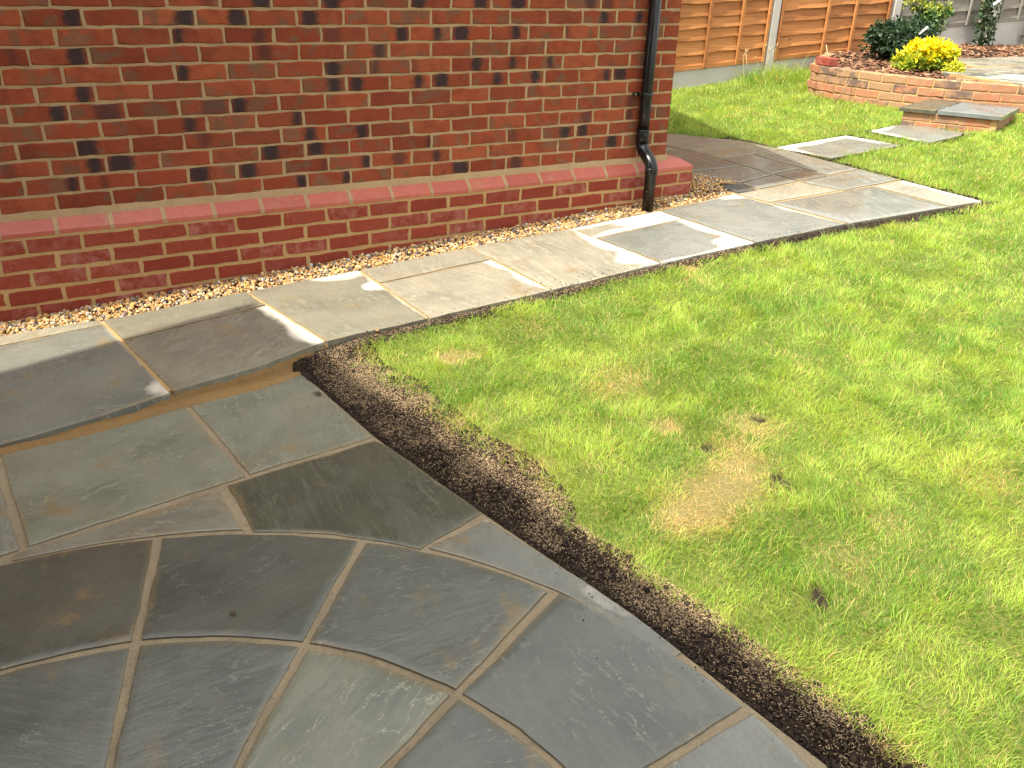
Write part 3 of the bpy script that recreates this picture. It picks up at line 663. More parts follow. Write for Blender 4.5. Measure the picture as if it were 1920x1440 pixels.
def build_garage():
    e = empty('brick_building', (UX, 0.0, G(3.4)))
    off = Vector(e.location)
    tag(e, 'red brick building with a chamfered plinth and dark flecked bricks', 'building')
    def mk(name, me, mat, parent=e, loc=(0, 0, 0)):
        o = obj(name, me, mat, parent); o.location = Vector(loc) - (off if parent is e else Vector((0, 0, 0))); return o
    # mortar cores: the joints show as their recessed face
    wall = mk('wall', boxmesh('wall', (WX0, UY+0.0035, 0.02), (UX-0.005, 4.6, WTOP)), M_MORTAR)
    plinth = mk('plinth', boxmesh('plinth', (WX0, 0.0025, -0.75), (PX-0.003, 4.6, 0.016)), M_PMORTAR)
    full = [brick_mesh('brick', 0.2135, 0.0645, seed=k, rough=1.6) for k in range(12)]
    half = [brick_mesh('brick', 0.102, 0.0645, seed=50+k, rough=1.6) for k in range(4)]
    for me in full+half: me.materials.append(M_FACE)
    pfull = [brick_mesh('brick', 0.211, 0.0625, seed=80+k, rough=1.5) for k in range(8)]
    for me in pfull: me.materials.append(M_PLINTH)
    rest = []; prest = []; cnt = 0
    rr = random.Random(4)
    nrow = int((WTOP-Z11)/0.075)
    for c in range(nrow):
        row = 11-c; z = Z11+0.075*c+0.0375; par = 0.0 if row % 2 else 0.1125
        n = int(math.floor((WX0-par)/0.225))+1
        dk = {d[0]: d for d in DARK.get(row, [])}
        while True:
            x0 = par+n*0.225; x1 = min(x0+0.225, UX+0.005)
            if x0 > UX-0.05: break
            Lb = x1-x0-0.010; xc = (x0+x1)/2
            me = rr.choice(full) if Lb > 0.16 else rr.choice(half)
            loc = Vector((xc, UY+rr.uniform(-.0012, .0012), z+rr.uniform(-.001, .001)))
            rot = rr.uniform(-.006, .006)
            if row >= 0 and x1 > -0.30:
                o = bpy.data.objects.new('brick', me); link(o, wall); o.location = loc; o.rotation_euler = (0, rot, 0)
                if rr.random() < .5 and n not in dk: o.scale.x = -1.0 if False else 1.0
                d = dk.get(n)
                if d: o.color = (0.5+d[1]/0.22, d[2]/0.1, d[3]*0.95, 1)
                else: o.color = (0.5, 0, 0, 1)
                cnt += 1
            else:
                rest.append((me, Matrix.Translation(loc)))
            n += 1
    # end wall bricks (face +x), turned the corner
    R90 = Matrix.Rotation(math.radians(90), 4, 'Z')
    for c in range(nrow):
        z = Z11+0.075*c+0.0375; y = UY+(0.105 if c % 2 else 0.215)+0.012
        while y < 4.4:
            rest.append((rr.choice(full), Matrix.Translation((UX, y+0.1075, z)) @ R90)); y += 0.225
        
    o = mk('brick', merge('brick_rest', rest, M_FACE), None, wall); o.color = (0.5, 0, 0, 1); o['kind'] = 'stuff'
    # thin mortar haunch along the top of the plinth
    hm = bmesh.new(); prof = [(0.066, 0.02), (0.047, 0.066), (0.0505, 0.083), (0.0545, 0.098), (0.066, 0.105)]
    xs = np.arange(WX0, UX+0.02, 0.03); rings = []
    for x in xs:
        j = (mnoise.noise((x*9, 0, 0))*0.006, mnoise.noise((x*14, 3, 0))*0.007)
        rings.append([hm.verts.new((x, y+(j[0]*0.5 if 0 < i < 4 else 0), z+(j[1] if 0 < i < 4 else 0))) for i, (y, z) in enumerate(prof)])
    for a, b_ in zip(rings[:-1], rings[1:]):
        for i in range(len(prof)-1): hm.faces.new((a[i], a[i+1], b_[i+1], b_[i]))
    bmesh.ops.recalc_face_normals(hm, faces=hm.faces)
    me = bpy.data.meshes.new('haunch'); hm.to_mesh(me); hm.free(); mk('mortar_fillet', me, M_MORTAR, plinth)
    # chamfered plinth course
    def plinth_special(L, endcap=False):
        pr = [(0.055, 0.004), (0.0025, 0.004), (0.0, 0.0065), (0.0, 0.024), (0.0022, 0.0275), (0.047, 0.0665), (0.052, 0.069), (0.085, 0.069)]
        V = []; F = []
        segs = 6 if not endcap else 1
        for i in range(segs+1):
            x = -L/2+L*i/segs
            for (y, z) in pr: V.append((x, y+random.uniform(-.0006, .0006), z+random.uniform(-.0006, .0006)))
        k = len(pr)
        for i in range(segs):
            for j in range(k-1): F.append((i*k+j, i*k+j+1, (i+1)*k+j+1, (i+1)*k+j))
        F.append(tuple(range(k))); F.append(tuple(range(segs*k, segs*k+k))[::-1])
        return fix_normals(pymesh('plinth_brick', V, F))
    sp = [plinth_special(0.206) for _ in range(4)]
    for me in sp: me.materials.append(M_SPEC)
    n = int((WX0)/0.225); joint0 = DXP+0.1125+0.02
    while True:
        x0 = joint0+n*0.225
        if x0+0.225 > 3.31: break
        if x0+0.225 > -0.32:
            o = bpy.data.objects.new('plinth_brick', rr.choice(sp)); link(o, plinth); o.location = (x0+0.1125, rr.uniform(-.0015, .0015), rr.uniform(-.001, .001)); o.rotation_euler = (0, rr.uniform(-.008, .008), 0); o.color = (0, 0, 0.25*rr.random(), 1); cnt += 1
        else: prest.append((sp[0], Matrix.Translation((x0+0.1125, 0, 0))))
        n += 1
    # corner special: chamfers both ways, flat landing behind
    x0 = joint0+n*0.225+0.006; a, b_ = x0, PX
    zf, zt = 0.027, 0.068
    V = [(a, 0, .005), (b_, 0, .005), (b_, 0.5, .005), (a, .5, .005), (a, 0, zf), (b_, 0, zf), (b_, 0.5, zf), (a, 0.049, zt), (b_-0.06, 0.049, zt), (b_-0.06, 0.5, zt), (a, .5, zt)]
    F = [(0, 1, 5, 4), (1, 2, 6, 5), (4, 5, 8, 7), (5, 6, 9, 8), (7, 8, 9, 10), (0, 4, 7, 10, 3), (2, 3, 10, 9, 6)]
    cm = pymesh('plinth_brick', V, F); bm = bmesh.new(); bm.from_mesh(cm); bmesh.ops.recalc_face_normals(bm, faces=bm.faces); bmesh.ops.bevel(bm, geom=bm.edges[:], offset=0.003, segments=2, affect='EDGES'); bm.to_mesh(cm); bm.free()
    mk('plinth_brick', cm, M_SPEC, plinth)
    o = mk('mortar_joint', boxmesh('mortar_joint', (WX0, 0.004, 0.0), (x0, 0.06, 0.026)), M_MORTAR, plinth)
    jm = fix_normals(plinth_special(0.0195)); jm.name = 'mortar_joint'
    jn = 0
    for k in range(-2, n+1):
        xj = joint0+k*0.225
        o = obj('mortar_joint', jm, M_MORTAR, plinth); o.location = (xj, -0.0006, 0.0004)
    # plinth courses
    for row in range(1, 8):
        z = -0.075*row+0.0375; par = DXP if row % 2 else DXP+0.1125
        n2 = int(math.floor((WX0-par)/0.225))+1
        while True:
            x0 = par+n2*0.225; x1 = x0+0.225
            if x0 > PX-0.04: break
            x1 = min(x1, PX+0.005); Lb = x1-x0-0.010
            vis = row <= 5 and x1 > -0.36 and z+0.04 > G(x1)-0.02
            if Lb < 0.19:
                me = brick_mesh('brick', Lb, seed=200+row, rough=.8); me.materials.append(M_PLINTH)
            else: me = rr.choice(pfull)
            loc = Vector(((x0+x1)/2, rr.uniform(-.0012, .0012), z+rr.uniform(-.001, .001)))
            if vis and cnt < 300:
                o = bpy.data.objects.new('brick', me); link(o, plinth); o.location = loc; o.rotation_euler = (0, rr.uniform(-.005, .005), 0)
                o.color = (0, 0, rr.choice([0, 0, 0.1, 0.35, 0.8, 1.0]), 1); cnt += 1
            else: prest.append((me, Matrix.Translation(loc)))
            n2 += 1
        y = 0.11 if row % 2 else 0.225
        while y < 4.3:
            prest.append((rr.choice(pfull), Matrix.Translation((PX, y+0.1075, z)) @ R90)); y += 0.225
    o = mk('brick', merge('plinth_rest', prest, M_PLINTH), None, plinth); o['kind'] = 'stuff'; o.color = (0, 0, .2, 1)
    # roof over the wall (out of the picture, it shades the wall face)
    gut = 0.235; pitch = 0.47; ye, yr = -gut, 2.3
    ze = WTOP+0.06; zr = ze+(yr-ye)*pitch
    V = []; F = []
    for x in (WX0-0.1, UX+0.06):
        for (y, z) in ((ye+.06, ze), (yr, zr), (4.9, zr-(4.9-yr)*pitch), (4.9, zr-(4.9-yr)*pitch-.09), (yr, zr-.09), (ye+.06, ze-.09)): V.append((x, y, z))
    F = [(0, 1, 7, 6), (1, 2, 8, 7), (2, 3, 9, 8), (3, 4, 10, 9), (4, 5, 11, 10), (5, 0, 6, 11), (0, 1, 4, 5), (1, 2, 3, 4), (6, 7, 10, 11), (7, 8, 9, 10)]
    mk('roof', fix_normals(pymesh('roof', V, F)), M_TILE)
    V = [(UX-0.2, 0.07, WTOP-.005), (UX-0.2, 4.55, WTOP-.005), (UX-0.2, 2.3, zr-.1), (UX-0.01, 0.07, WTOP-.005), (UX-0.01, 4.55, WTOP-.005), (UX-0.01, 2.3, zr-.1)]
    mk('gable', fix_normals(pymesh('gable', V, [(0, 1, 2), (3, 5, 4), (0, 3, 4, 1), (1, 4, 5, 2), (2, 5, 3, 0)])), M_MORTAR)
    mk('soffit', boxmesh('soffit', (WX0, ye+0.115, WTOP-0.03), (UX+0.02, UY+0.004, WTOP-0.015)), M_WHITE)
    mk('fascia', boxmesh('fascia', (WX0, ye+0.095, WTOP-0.08), (UX+0.03, ye+0.113, WTOP+0.055)), M_WHITE)
    gm = bmesh.new(); pr = [(ye+0.047+0.047*math.cos(t), WTOP+0.02+0.05*math.sin(t)) for t in np.linspace(math.pi, 2*math.pi, 10)] + [(ye+0.047+0.043*math.cos(t), WTOP+0.02+0.046*math.sin(t)) for t in np.linspace(2*math.pi, math.pi, 10)]
    ra = [gm.verts.new((WX0, y, z)) for y, z in pr]; rb = [gm.verts.new((UX+0.05, y, z)) for y, z in pr]
    for i in range(len(pr)): gm.faces.new((ra[i], ra[(i+1) % len(pr)], rb[(i+1) % len(pr)], rb[i]))
    bmesh.ops.recalc_face_normals(gm, faces=gm.faces); me = bpy.data.meshes.new('gutter'); gm.to_mesh(me); gm.free(); mk('gutter', me, M_BLACKC)
build_garage()

# ------------------------------------------------------------------ downpipe
def tube(name, pts, r, seg=20, closed=False):
    bm = bmesh.new(); rings = []
    P = [Vector(p) for p in pts]
    for i, p in enumerate(P):
        t = (P[min(i+1, len(P)-1)]-P[max(i-1, 0)]).normalized()
        a = t.orthogonal().normalized() if abs(t.x) > .9 else t.cross(Vector((1, 0, 0))).normalized(); b_ = t.cross(a)
        rad = r[i] if isinstance(r, (list, tuple)) else r
        rings.append([bm.verts.new(p+(a*math.cos(2*math.pi*k/seg)+b_*math.sin(2*math.pi*k/seg))*rad) for k in range(seg)])
    for u, v in zip(rings[:-1], rings[1:]):
        for k in range(seg): bm.faces.new((u[k], u[(k+1) % seg], v[(k+1) % seg], v[k])).smooth = True
    bm.faces.new(rings[0][::-1]); bm.faces.new(rings[-1])
    bmesh.ops.recalc_face_normals(bm, faces=bm.faces)
    me = bpy.data.meshes.new(name); bm.to_mesh(me); bm.free(); return me
def build_downpipe():
    x, yu, yl = 3.145, 0.012, -0.100
    zb = G(x)-0.02
    e = empty('downpipe', (x, yl, zb)); tag(e, 'black plastic rainwater downpipe with an offset bend over the plinth', 'downpipe'); off = Vector((x, yl, zb))
    def mk(name, me, mat=M_BLACK, parent=e): o = obj(name, me, mat, parent); o.location = (-off if parent is e else Vector((0, 0, 0))); return o
    mk('upper_pipe', tube('upper_pipe', [(x, yu, WTOP-0.05), (x, yu, 0.465), (x, yu, 0.26)], 0.034, 24))
    # socket collar and offset bend
    mk('socket', tube('socket', [(x, yu, 0.273), (x, yu, 0.27), (x, yu, 0.262), (x, yu, 0.258), (x, yu, 0.250), (x, yu, 0.246), (x, yu, 0.19)], [0.035, 0.040, 0.040, 0.0372, 0.0372, 0.0385, 0.0375], 24), M_BLACKC)
    pts = []
    z1, z2 = 0.195, 0.060
    for t in np.linspace(0, 1, 26):
        s = t*t*(3-2*t); s = s*s*(3-2*s)*0.4+s*0.6
        pts.append((x, yu+(yl-yu)*s, z1+(z2-z1)*t))
    mk('offset_bend', tube('offset_bend', pts, 0.0368, 24), M_BLACKC)
    mk('lower_pipe', tube('lower_pipe', [(x, yl, 0.068), (x, yl, 0.064), (x, yl, 0.03), (x, yl, 0.026), (x, yl, zb)], [0.037, 0.0385, 0.0385, 0.0345, 0.034], 24))
    br = tube('bracket', [(x, yu, 0.478), (x, yu, 0.476), (x, yu, 0.456), (x, yu, 0.454)], [0.0345, 0.0375, 0.0375, 0.0345], 24)
    b_ = mk('bracket', br, M_BLACKC)
    for s in (-1, 1):
        xx = x+s*0.062
        mk('lug', boxmesh('lug', (min(x+s*.03, xx+s*.012), 0.035, 0.457), (max(x+s*.03, xx+s*.012), 0.050, 0.477), 0.004), M_BLACKC, b_)
        o = mk('screw', tube('screw', [(xx, 0.036, 0.467), (xx, 0.031, 0.467)], [0.006, 0.005], 10), M_STEEL, b_)
build_downpipe()

# ------------------------------------------------------------------ the house whose shadow lies on the patio (left of the picture)
def build_house():
    s = Vector((-TO_SUN.x, -TO_SUN.y)).normalized(); Lh = 4.6
    c = Vector((0.72, -0.32)) - s*(Lh/math.tan(EL)); zt = -0.33+Lh
    dv = Vector((0.166, -0.986)); du = Vector((-0.984, -0.176))
    e = empty('house', (c.x, c.y, PZ)); tag(e, 'tall brick house left of the patio, outside the picture, shading the slabs', 'house')
    off = Vector(e.location)
    def P(a, b_, z): q = c+du*a+dv*b_; return (q.x, q.y, z)
    def blk(a0, a1, b0, b1, z0, z1): 
        V = [P(a, b_, z) for z in (z0, z1) for (a, b_) in ((a0, b0), (a1, b0), (a1, b1), (a0, b1))]
        return fix_normals(pymesh('block', V, [(0, 1, 2, 3), (4, 7, 6, 5), (0, 4, 5, 1), (1, 5, 6, 2), (2, 6, 7, 3), (3, 7, 4, 0)]))
    def mk(name, me, mat, par=e): o = obj(name, me, mat, par); o.location = -off if par is e else (0, 0, 0); return o
    wl = mk('wall', blk(0.25, 6.0, 0.22, 9.0, -0.6, zt-0.12), M_RED)
    V = [P(0, 0, zt), P(6.2, 0, zt), P(6.2, 9.2, zt), P(0, 9.2, zt), P(3.1, 0.9, zt+1.3), P(3.1, 8.3, zt+1.3), P(0, 0, zt-.12), P(6.2, 0, zt-.12), P(6.2, 9.2, zt-.12), P(0, 9.2, zt-.12)]
    mk('roof', fix_normals(pymesh('roof', V, [(0, 4, 5, 3), (1, 2, 5, 4), (0, 1, 4), (2, 3, 5), (6, 9, 8, 7), (0, 3, 9, 6), (1, 7, 8, 2), (0, 6, 7, 1), (3, 2, 8, 9)])), M_TILE)
    for b0 in (1.6, 5.4):
        f = mk('window', blk(0.21, 0.255, b0, b0+1.4, 1.9, 3.1), M_WHITE, e); 
        mk('pane', blk(0.20, 0.208, b0+.07, b0+1.33, 1.97, 3.03), M_GLASS, f)
    f = mk('door', blk(0.21, 0.255, 2.6, 4.6, PZ+0.12, PZ+2.2), M_WHITE, e)
    for k in range(2): mk('pane', blk(0.20, 0.208, 2.68+k*.96, 3.55+k*.96, PZ+.22, PZ+2.1), M_GLASS, f)
def mat_red():
    b = NB('red_brickwork'); p = b.pos(); bt = b.n('ShaderNodeTexBrick'); b.t.links.new(b.mapping(p, (1, 1, 1), (math.radians(90), 0, math.radians(98))), bt.inputs['Vector'])
    bt.inputs['Color1'].default_value = (0.36, 0.09, 0.05, 1); bt.inputs['Color2'].default_value = (0.26, 0.06, 0.04, 1); bt.inputs['Mortar'].default_value = (0.45, 0.32, 0.18, 1)
    bt.inputs['Scale'].default_value = 1; bt.inputs['Mortar Size'].default_value = .01; bt.inputs['Brick Width'].default_value = .225; bt.inputs['Row Height'].default_value = .075
    return b.done(b.pbsdf(bt.outputs[0], 0.9))
M_RED = mat_red()
build_house()

# ------------------------------------------------------------------ fence
FY = 3.22
def fz(x): return GA + GB*x + 0.01
def plank_mesh(L, H, seed, slope=GB):
    rr = random.Random(seed); n = 30; V = []; F = []
    ph = rr.uniform(0, 50)
    for i in range(n+1):
        x = -L/2+L*i/n; z0 = slope*x
        wv = mnoise.noise((x*2.2+ph, seed, 0))*0.022 + mnoise.noise((x*7+ph, seed, 5))*0.008
        yb = -0.026+mnoise.noise((x*3+ph, 9, 0))*0.004
        for (y, z) in ((yb, wv), (0.004, H), (0.010, H), (yb+0.009, wv)): V.append((x, y, z+z0))
    for i in range(n):
        for j in range(4): F.append((i*4+j, i*4+(j+1) % 4, (i+1)*4+(j+1) % 4, (i+1)*4+j))
    F.append((0, 1, 2, 3)); F.append((n*4+3, n*4+2, n*4+1, n*4))
    return fix_normals(pymesh('plank', V, F))
def sheared_box(name, x0, x1, y0, y1, z0, z1, slope=GB, bevel=0.003):
    me = boxmesh(name, (x0, y0, z0), (x1, y1, z1), bevel)
    for v in me.vertices: v.co.z += slope*v.co.x
    return me
def fence_panel(xa, xb, mat, label, group, battens, bh, y=FY, lift=0.0, gl=None):
    xc = (xa+xb)/2; L = xb-xa; zb = fz(xc)+lift
    if gl:
        g = obj('gravel_board', sheared_box('gravel_board', -L/2, L/2, -0.022, 0.022, -0.03-1.5*lift, 0.15, bevel=0.006), M_CONC, None, (xc, y, zb)); tag(g, gl, 'gravel board', 'concrete gravel boards under the fence')
    e = empty('fence_panel', (xc, y, zb+0.152)); tag(e, label, 'fence panel', group)
    z = 0.02; k = 0; rr = random.Random(int(xa*100))
    vs = [plank_mesh(L-0.01, 0.16, 10+j+int(xa*10)) for j in range(5)]
    while z < 1.55:
        o = obj('plank', vs[k % 5], mat, e, (0, 0, z)); k += 1; z += bh*rr.uniform(0.82, 1.2)
    obj('bottom_rail', sheared_box('bottom_rail', -L/2, L/2, -0.034, -0.016, 0.0, 0.045), mat, e)
    obj('top_rail', sheared_box('top_rail', -L/2, L/2, -0.034, 0.02, z+0.02, z+0.06), mat, e)
    bt = boxmesh('batten', (-0.017, -0.052, 0.0), (0.017, -0.030, z+0.02), 0.003)
    for bx in battens: 
        o = obj('batten', bt, mat, e, (bx-xc, 0, GB*(bx-xc)+0.004))
def post(x, y, label, top=1.95, base=-0.1, wd=0.105):
    me = boxmesh('concrete_post', (-wd/2, -wd/2, base), (wd/2, wd/2, top), 0.012)
    o = obj('concrete_post', me, M_CONC, None, (x, y, fz(x))); tag(o, label, 'fence post', 'concrete fence posts')
G1 = 'orange waney lap fence panels'
fence_panel(3.50, 5.25, M_ORANGE, 'orange wooden fence panel furthest left, mostly hidden by the brick corner', G1, (3.53, 3.95, 4.38, 4.80, 5.22), 0.115, gl='concrete gravel board mostly hidden behind the brick building')
post(5.31, FY, 'concrete fence post hidden behind the corner of the brick building')
fence_panel(5.37, 7.18, M_ORANGE, 'orange wooden fence panel between the brick corner and the pale post', G1, (5.40, 5.90, 6.345, 6.78, 7.15), 0.115, gl='grey concrete gravel board above the long grass')
post(7.24, FY, 'pale concrete post between the two orange fence panels')
fence_panel(7.30, 9.05, M_ORANGE, 'orange wooden fence panel behind the dark green shrub', G1, (7.33, 8.02, 8.45, 9.00), 0.115, gl='concrete gravel board behind the end of the brick bed')
post(9.12, FY, 'pale concrete post where orange fence meets grey fence', wd=0.12)
G2 = 'weathered grey fence panels'
GL = 0.16
fence_panel(9.19, 10.90, M_GREYW, 'weathered grey fence panel behind the yellow shrub', G2, (9.22, 10.02, 10.45, 10.87), 0.14, lift=GL, gl='grey concrete gravel board behind the yellow shrub')
post(10.97, FY, 'slim grey concrete post between the two grey fence panels')
fence_panel(11.04, 12.85, M_GREYW, 'weathered grey fence panel at the right edge of the picture', G2, (11.07, 11.45, 12.2, 12.82), 0.14, lift=GL, gl='grey concrete gravel board at the right edge behind the bark')
post(12.92, FY, 'grey concrete post outside the right edge of the picture')

# ------------------------------------------------------------------ raised bed: retaining wall, step, terrace, mulch
WT = 0.302
def mat_stock():
    b = NB('stock_brick'); oc = b.objcoord(); oi = b.oinfo(); v = shifted(b, oc)
    n = b.noise(v, 22, 4, 0.6); f = b.noise(v, 150, 3, 0.7); rnd = oi.outputs['Random']
    c = b.mix(b.ramp(rnd, 0.15, 0.85), (0.30, 0.175, 0.085), (0.34, 0.135, 0.065))
    c = b.mix(b.ramp(n, 0.4, 0.65, 0, 0.7), c, (0.30, 0.185, 0.115))
    c = b.mix(b.math('MULTIPLY', b.ramp(b.math('FRACT', b.math('MULTIPLY', rnd, 7.31)), 0.55, 0.7), b.ramp(b.noise(v, 10, 2), 0.4, 0.6)), c, (0.13, 0.085, 0.065))
    return b.done(b.pbsdf(c, 0.88, b.bump(b.math('ADD', n, f), 0.6, 0.006), 0.3))
M_STOCK = mat_stock()
M_SMORTAR = mat_mortar('sandy_mortar', (0.40, 0.25, 0.10), (0.52, 0.35, 0.16))
def smooth_curve(P, n=200):
    P = np.asarray(P); d = np.r_[0, np.cumsum(np.hypot(*np.diff(P, axis=0).T))]; t = np.linspace(0, d[-1], n)
    x = np.interp(t, d, P[:, 0]); y = np.interp(t, d, P[:, 1])
    k = np.ones(5)/5
    xs = np.convolve(np.pad(x, 2, 'edge'), k, 'valid'); ys = np.convolve(np.pad(y, 2, 'edge'), k, 'valid')
    return xs, ys
def build_retaining():
    xs, ys = smooth_curve(WALLC); d = np.r_[0, np.cumsum(np.hypot(np.diff(xs), np.diff(ys)))]
    at = lambda s: (float(np.interp(s, d, xs)), float(np.interp(s, d, ys)))
    e = empty('retaining_wall', (6.9, 1.9, G(6.9))); off = Vector(e.location)
    tag(e, 'low curved brick retaining wall holding the bark bed', 'wall')
    # core
    V = []; F = []; n = 60
    for i in range(n+1):
        s = d[-1]*i/n; p = Vector(at(s)); t = (Vector(at(min(d[-1], s+.02)))-Vector(at(max(0, s-.02)))).normalized(); nrm = Vector((-t.y, t.x))   # into the bed
        a = p+nrm*0.006; b_ = p+nrm*0.098
        for (q, z) in ((a, -0.25), (a, WT-0.006), (b_, WT-0.006), (b_, -0.25)): V.append((q.x-off.x, q.y-off.y, z-off.z))
    for i in range(n):
        for j in range(3): F.append((i*4+j, i*4+j+1, i*4+j+5, i*4+j+4))
    core = obj('mortar_core', fix_normals(pymesh('mortar_core', V, F)), M_SMORTAR, e)
    bms = [brick_mesh('brick', 0.213, D=0.1, seed=300+k, rough=1.5) for k in range(6)]
    for me in bms: me.materials.append(M_STOCK)
    for row in range(5):
        z = WT-0.0375-0.075*row; s = 0.11 if row % 2 else 0.0
        while s+0.225 < d[-1]:
            p = at(s+0.1125); t = Vector(at(s+0.215))-Vector(at(s+0.01)); a = math.atan2(t.y, t.x)
            o = obj('brick', random.choice(bms), None, e, (p[0]-off.x, p[1]-off.y, z-off.z)); o.rotation_euler = (random.uniform(-.01, .01), 0, a)
            s += 0.225
    # red brick laid on the end of the wall
    sx = float(np.interp(0, [0], [0]))
    for (s, L_) in ((1.50, 0.215),):
        p = at(s+0.02); t = Vector(at(s+0.22))-Vector(at(s)); a = math.atan2(t.y, t.x)
        bm = boxmesh('loose_brick', (-0.1075, 0.0, 0.0), (0.1075, 0.1025, 0.068), 0.005)
        o = obj('loose_brick', bm, M_PLINTH, None, (p[0]+0.004, p[1]-0.05, WT+0.003)); o.rotation_euler = (0, 0, a-0.05); o.color = (0, 0, 0.8, 1)
        tag(o, 'pinkish red brick lying on the left end of the retaining wall', 'brick')
build_retaining()

def build_step():
    q = [Vector(p) for p in STEP]; zt = 0.147; th = 0.030
    e = empty('garden_step', (q[1].x, q[1].y, G(6.7))); off = Vector(e.location); tag(e, 'brick garden step topped with dark sandstone slabs', 'step')
    cen = sum(q, Vector((0, 0)))/4
    ins = [p+(cen-p).normalized()*0.035 for p in q]
    V = [(p.x-off.x, p.y-off.y, z-off.z) for z in (-0.12, zt-th-0.001) for p in [p2+(cen-p2).normalized()*0.008 for p2 in ins]]
    obj('mortar_core', fix_normals(pymesh('mortar_core', V, [(0, 1, 2, 3), (4, 7, 6, 5), (0, 4, 5, 1), (1, 5, 6, 2), (2, 6, 7, 3), (3, 7, 4, 0)])), M_SMORTAR, e)
    bms = [brick_mesh('brick', 0.213, D=0.012, seed=400+k, rough=1.5) for k in range(4)]; hms = brick_mesh('brick', 0.1, D=0.012, seed=410, rough=1.5)
    for me in bms+[hms]: me.materials.append(M_STOCK)
    for (a, b_) in ((ins[0], ins[1]), (ins[1], ins[2])):
        t = b_-a; L = t.length; t.normalize(); an = math.atan2(t.y, t.x)
        for row in range(3):
            z = zt-th-0.0375-0.072*row; s = 0.0 if row % 2 == 0 else -0.11
            while s < L-0.04:
                s0 = max(s, 0); s1 = min(s+0.222, L); me = bms[row % 4] if s1-s0 > 0.16 else hms
                if s1-s0 > 0.06:
                    p = a+t*((s0+s1)/2); o = obj('brick', me, None, e, (p.x-off.x, p.y-off.y, z-off.z)); o.rotation_euler = (0, 0, an); o.scale.x = (s1-s0-0.010)/(0.213 if me is not hms else 0.1)
                s += 0.222
    # treads: two slabs side by side
    def l2(a, b_, t): return tuple(a+(b_-a)*t)
    zf = lambda x, y: zt + 0*np.asarray(x, float)
    for (t0, t1, tn) in ((0.0, 0.36, T_DARK), (0.37, 1.0, (0.15, 0.165, 0.16))):
        A, B = l2(q[0], q[1], t0), l2(q[0], q[1], t1); D_, C = l2(q[3], q[2], t0), l2(q[3], q[2], t1)
        o = quad_slab(None, [A, B, C, D_], zf, tn, joint=0.004, name='tread_slab', thick=th, rough=1.5, n=12)
        o.parent = e; o.location = Vector(o.location)-off
build_step()

MULCH = [(float(x)+0.06, float(y)+0.03) for x, y in zip(*smooth_curve(WALLC, 24))]
TERR = [(7.62, 0.92), (7.75, 1.45), (8.55, 1.62), (8.75, 2.28), (13, 2.28), (13, -0.3), (8.25, -0.15), (7.72, 0.42)]
def mulch_z(x, y): return WT-0.035 + 0.010*np.sin(np.asarray(x)*3.1)+0.04*sstep(8.2, 10.0, np.asarray(x))*sstep(2.2, 2.8, np.asarray(y))
def build_terrace():
    # bark surface
    xs = np.arange(6.8, 14.0, 0.06); ys = np.arange(-0.4, 3.21, 0.06); X, Y = np.meshgrid(xs, ys)
    Z = mulch_z(X, Y)+(fbm(X, Y, 12, 21)-0.5)*0.03
    Z = np.where(in_poly(X, Y, TERR), WT-0.08, Z)
    ny, nx = X.shape; idx = np.arange(nx*ny).reshape(ny, nx); poly = [(x, y) for x, y in MULCH]+[(14.2, -0.2), (14.2, 3.3), (8.2, 3.3)]
    ins = in_poly(X, Y, poly)
    Q = np.stack([idx[:-1, :-1], idx[:-1, 1:], idx[1:, 1:], idx[1:, :-1]], -1).reshape(-1, 4)
    ok = ins.ravel()[Q].all(1); Q = Q[ok]
    me = npmesh('bark_bed', np.stack([X, Y, Z], -1).reshape(-1, 3), Q.ravel(), np.full(len(Q), 4), None, M_SOIL, True)
    tag(obj('bark_bed', me), 'earth of the raised bed under the bark', None, None, 'structure')
    # paving on the raised level
    p = poly_prism('terrace', [(7.62, 0.92), (7.75, 1.45), (8.55, 1.62), (8.75, 2.28), (13, 2.28), (13, -0.3), (8.25, -0.15), (7.72, 0.42)], lambda x: WT-0.012+0.008, lambda x: WT-0.15, M_JOINT)
    tag(p, 'pale slab paving on the raised level behind the retaining wall', None, None, 'structure')
    zf = lambda x, y: WT+0.002+0*np.asarray(x, float)
    for q, t, d in (([(7.66, 0.52), (8.25, 0.10), (8.70, 1.10), (7.72, 1.42)], T_BLUE, .55), ([(8.27, 0.05), (9.1, -0.1), (9.3, 1.05), (8.72, 1.08)], T_GREY, .5), ([(8.58, 1.58), (8.72, 1.12), (9.9, 1.05), (9.9, 1.62)], T_BUFF, .3), ([(8.76, 2.26), (8.62, 1.64), (9.9, 1.64), (9.9, 2.26)], T_BUFF, .25), ([(9.92, 2.26), (9.92, 1.1), (11.2, 1.1), (11.2, 2.26)], T_BUFF, .3), ([(11.22, 2.26), (11.22, 1.1), (12.6, 1.1), (12.6, 2.26)], T_BUFF, .3), ([(9.32, 1.03), (9.12, -0.1), (10.6, -0.1), (10.6, 1.03)], T_GREY, .3), ([(7.76, 1.44), (8.70, 1.12), (8.56, 1.58), (8.50, 1.60)], T_BUFF, .3)):
        quad_slab(p, q, zf, t, dryall=d, joint=0.01, n=12)
build_terrace()

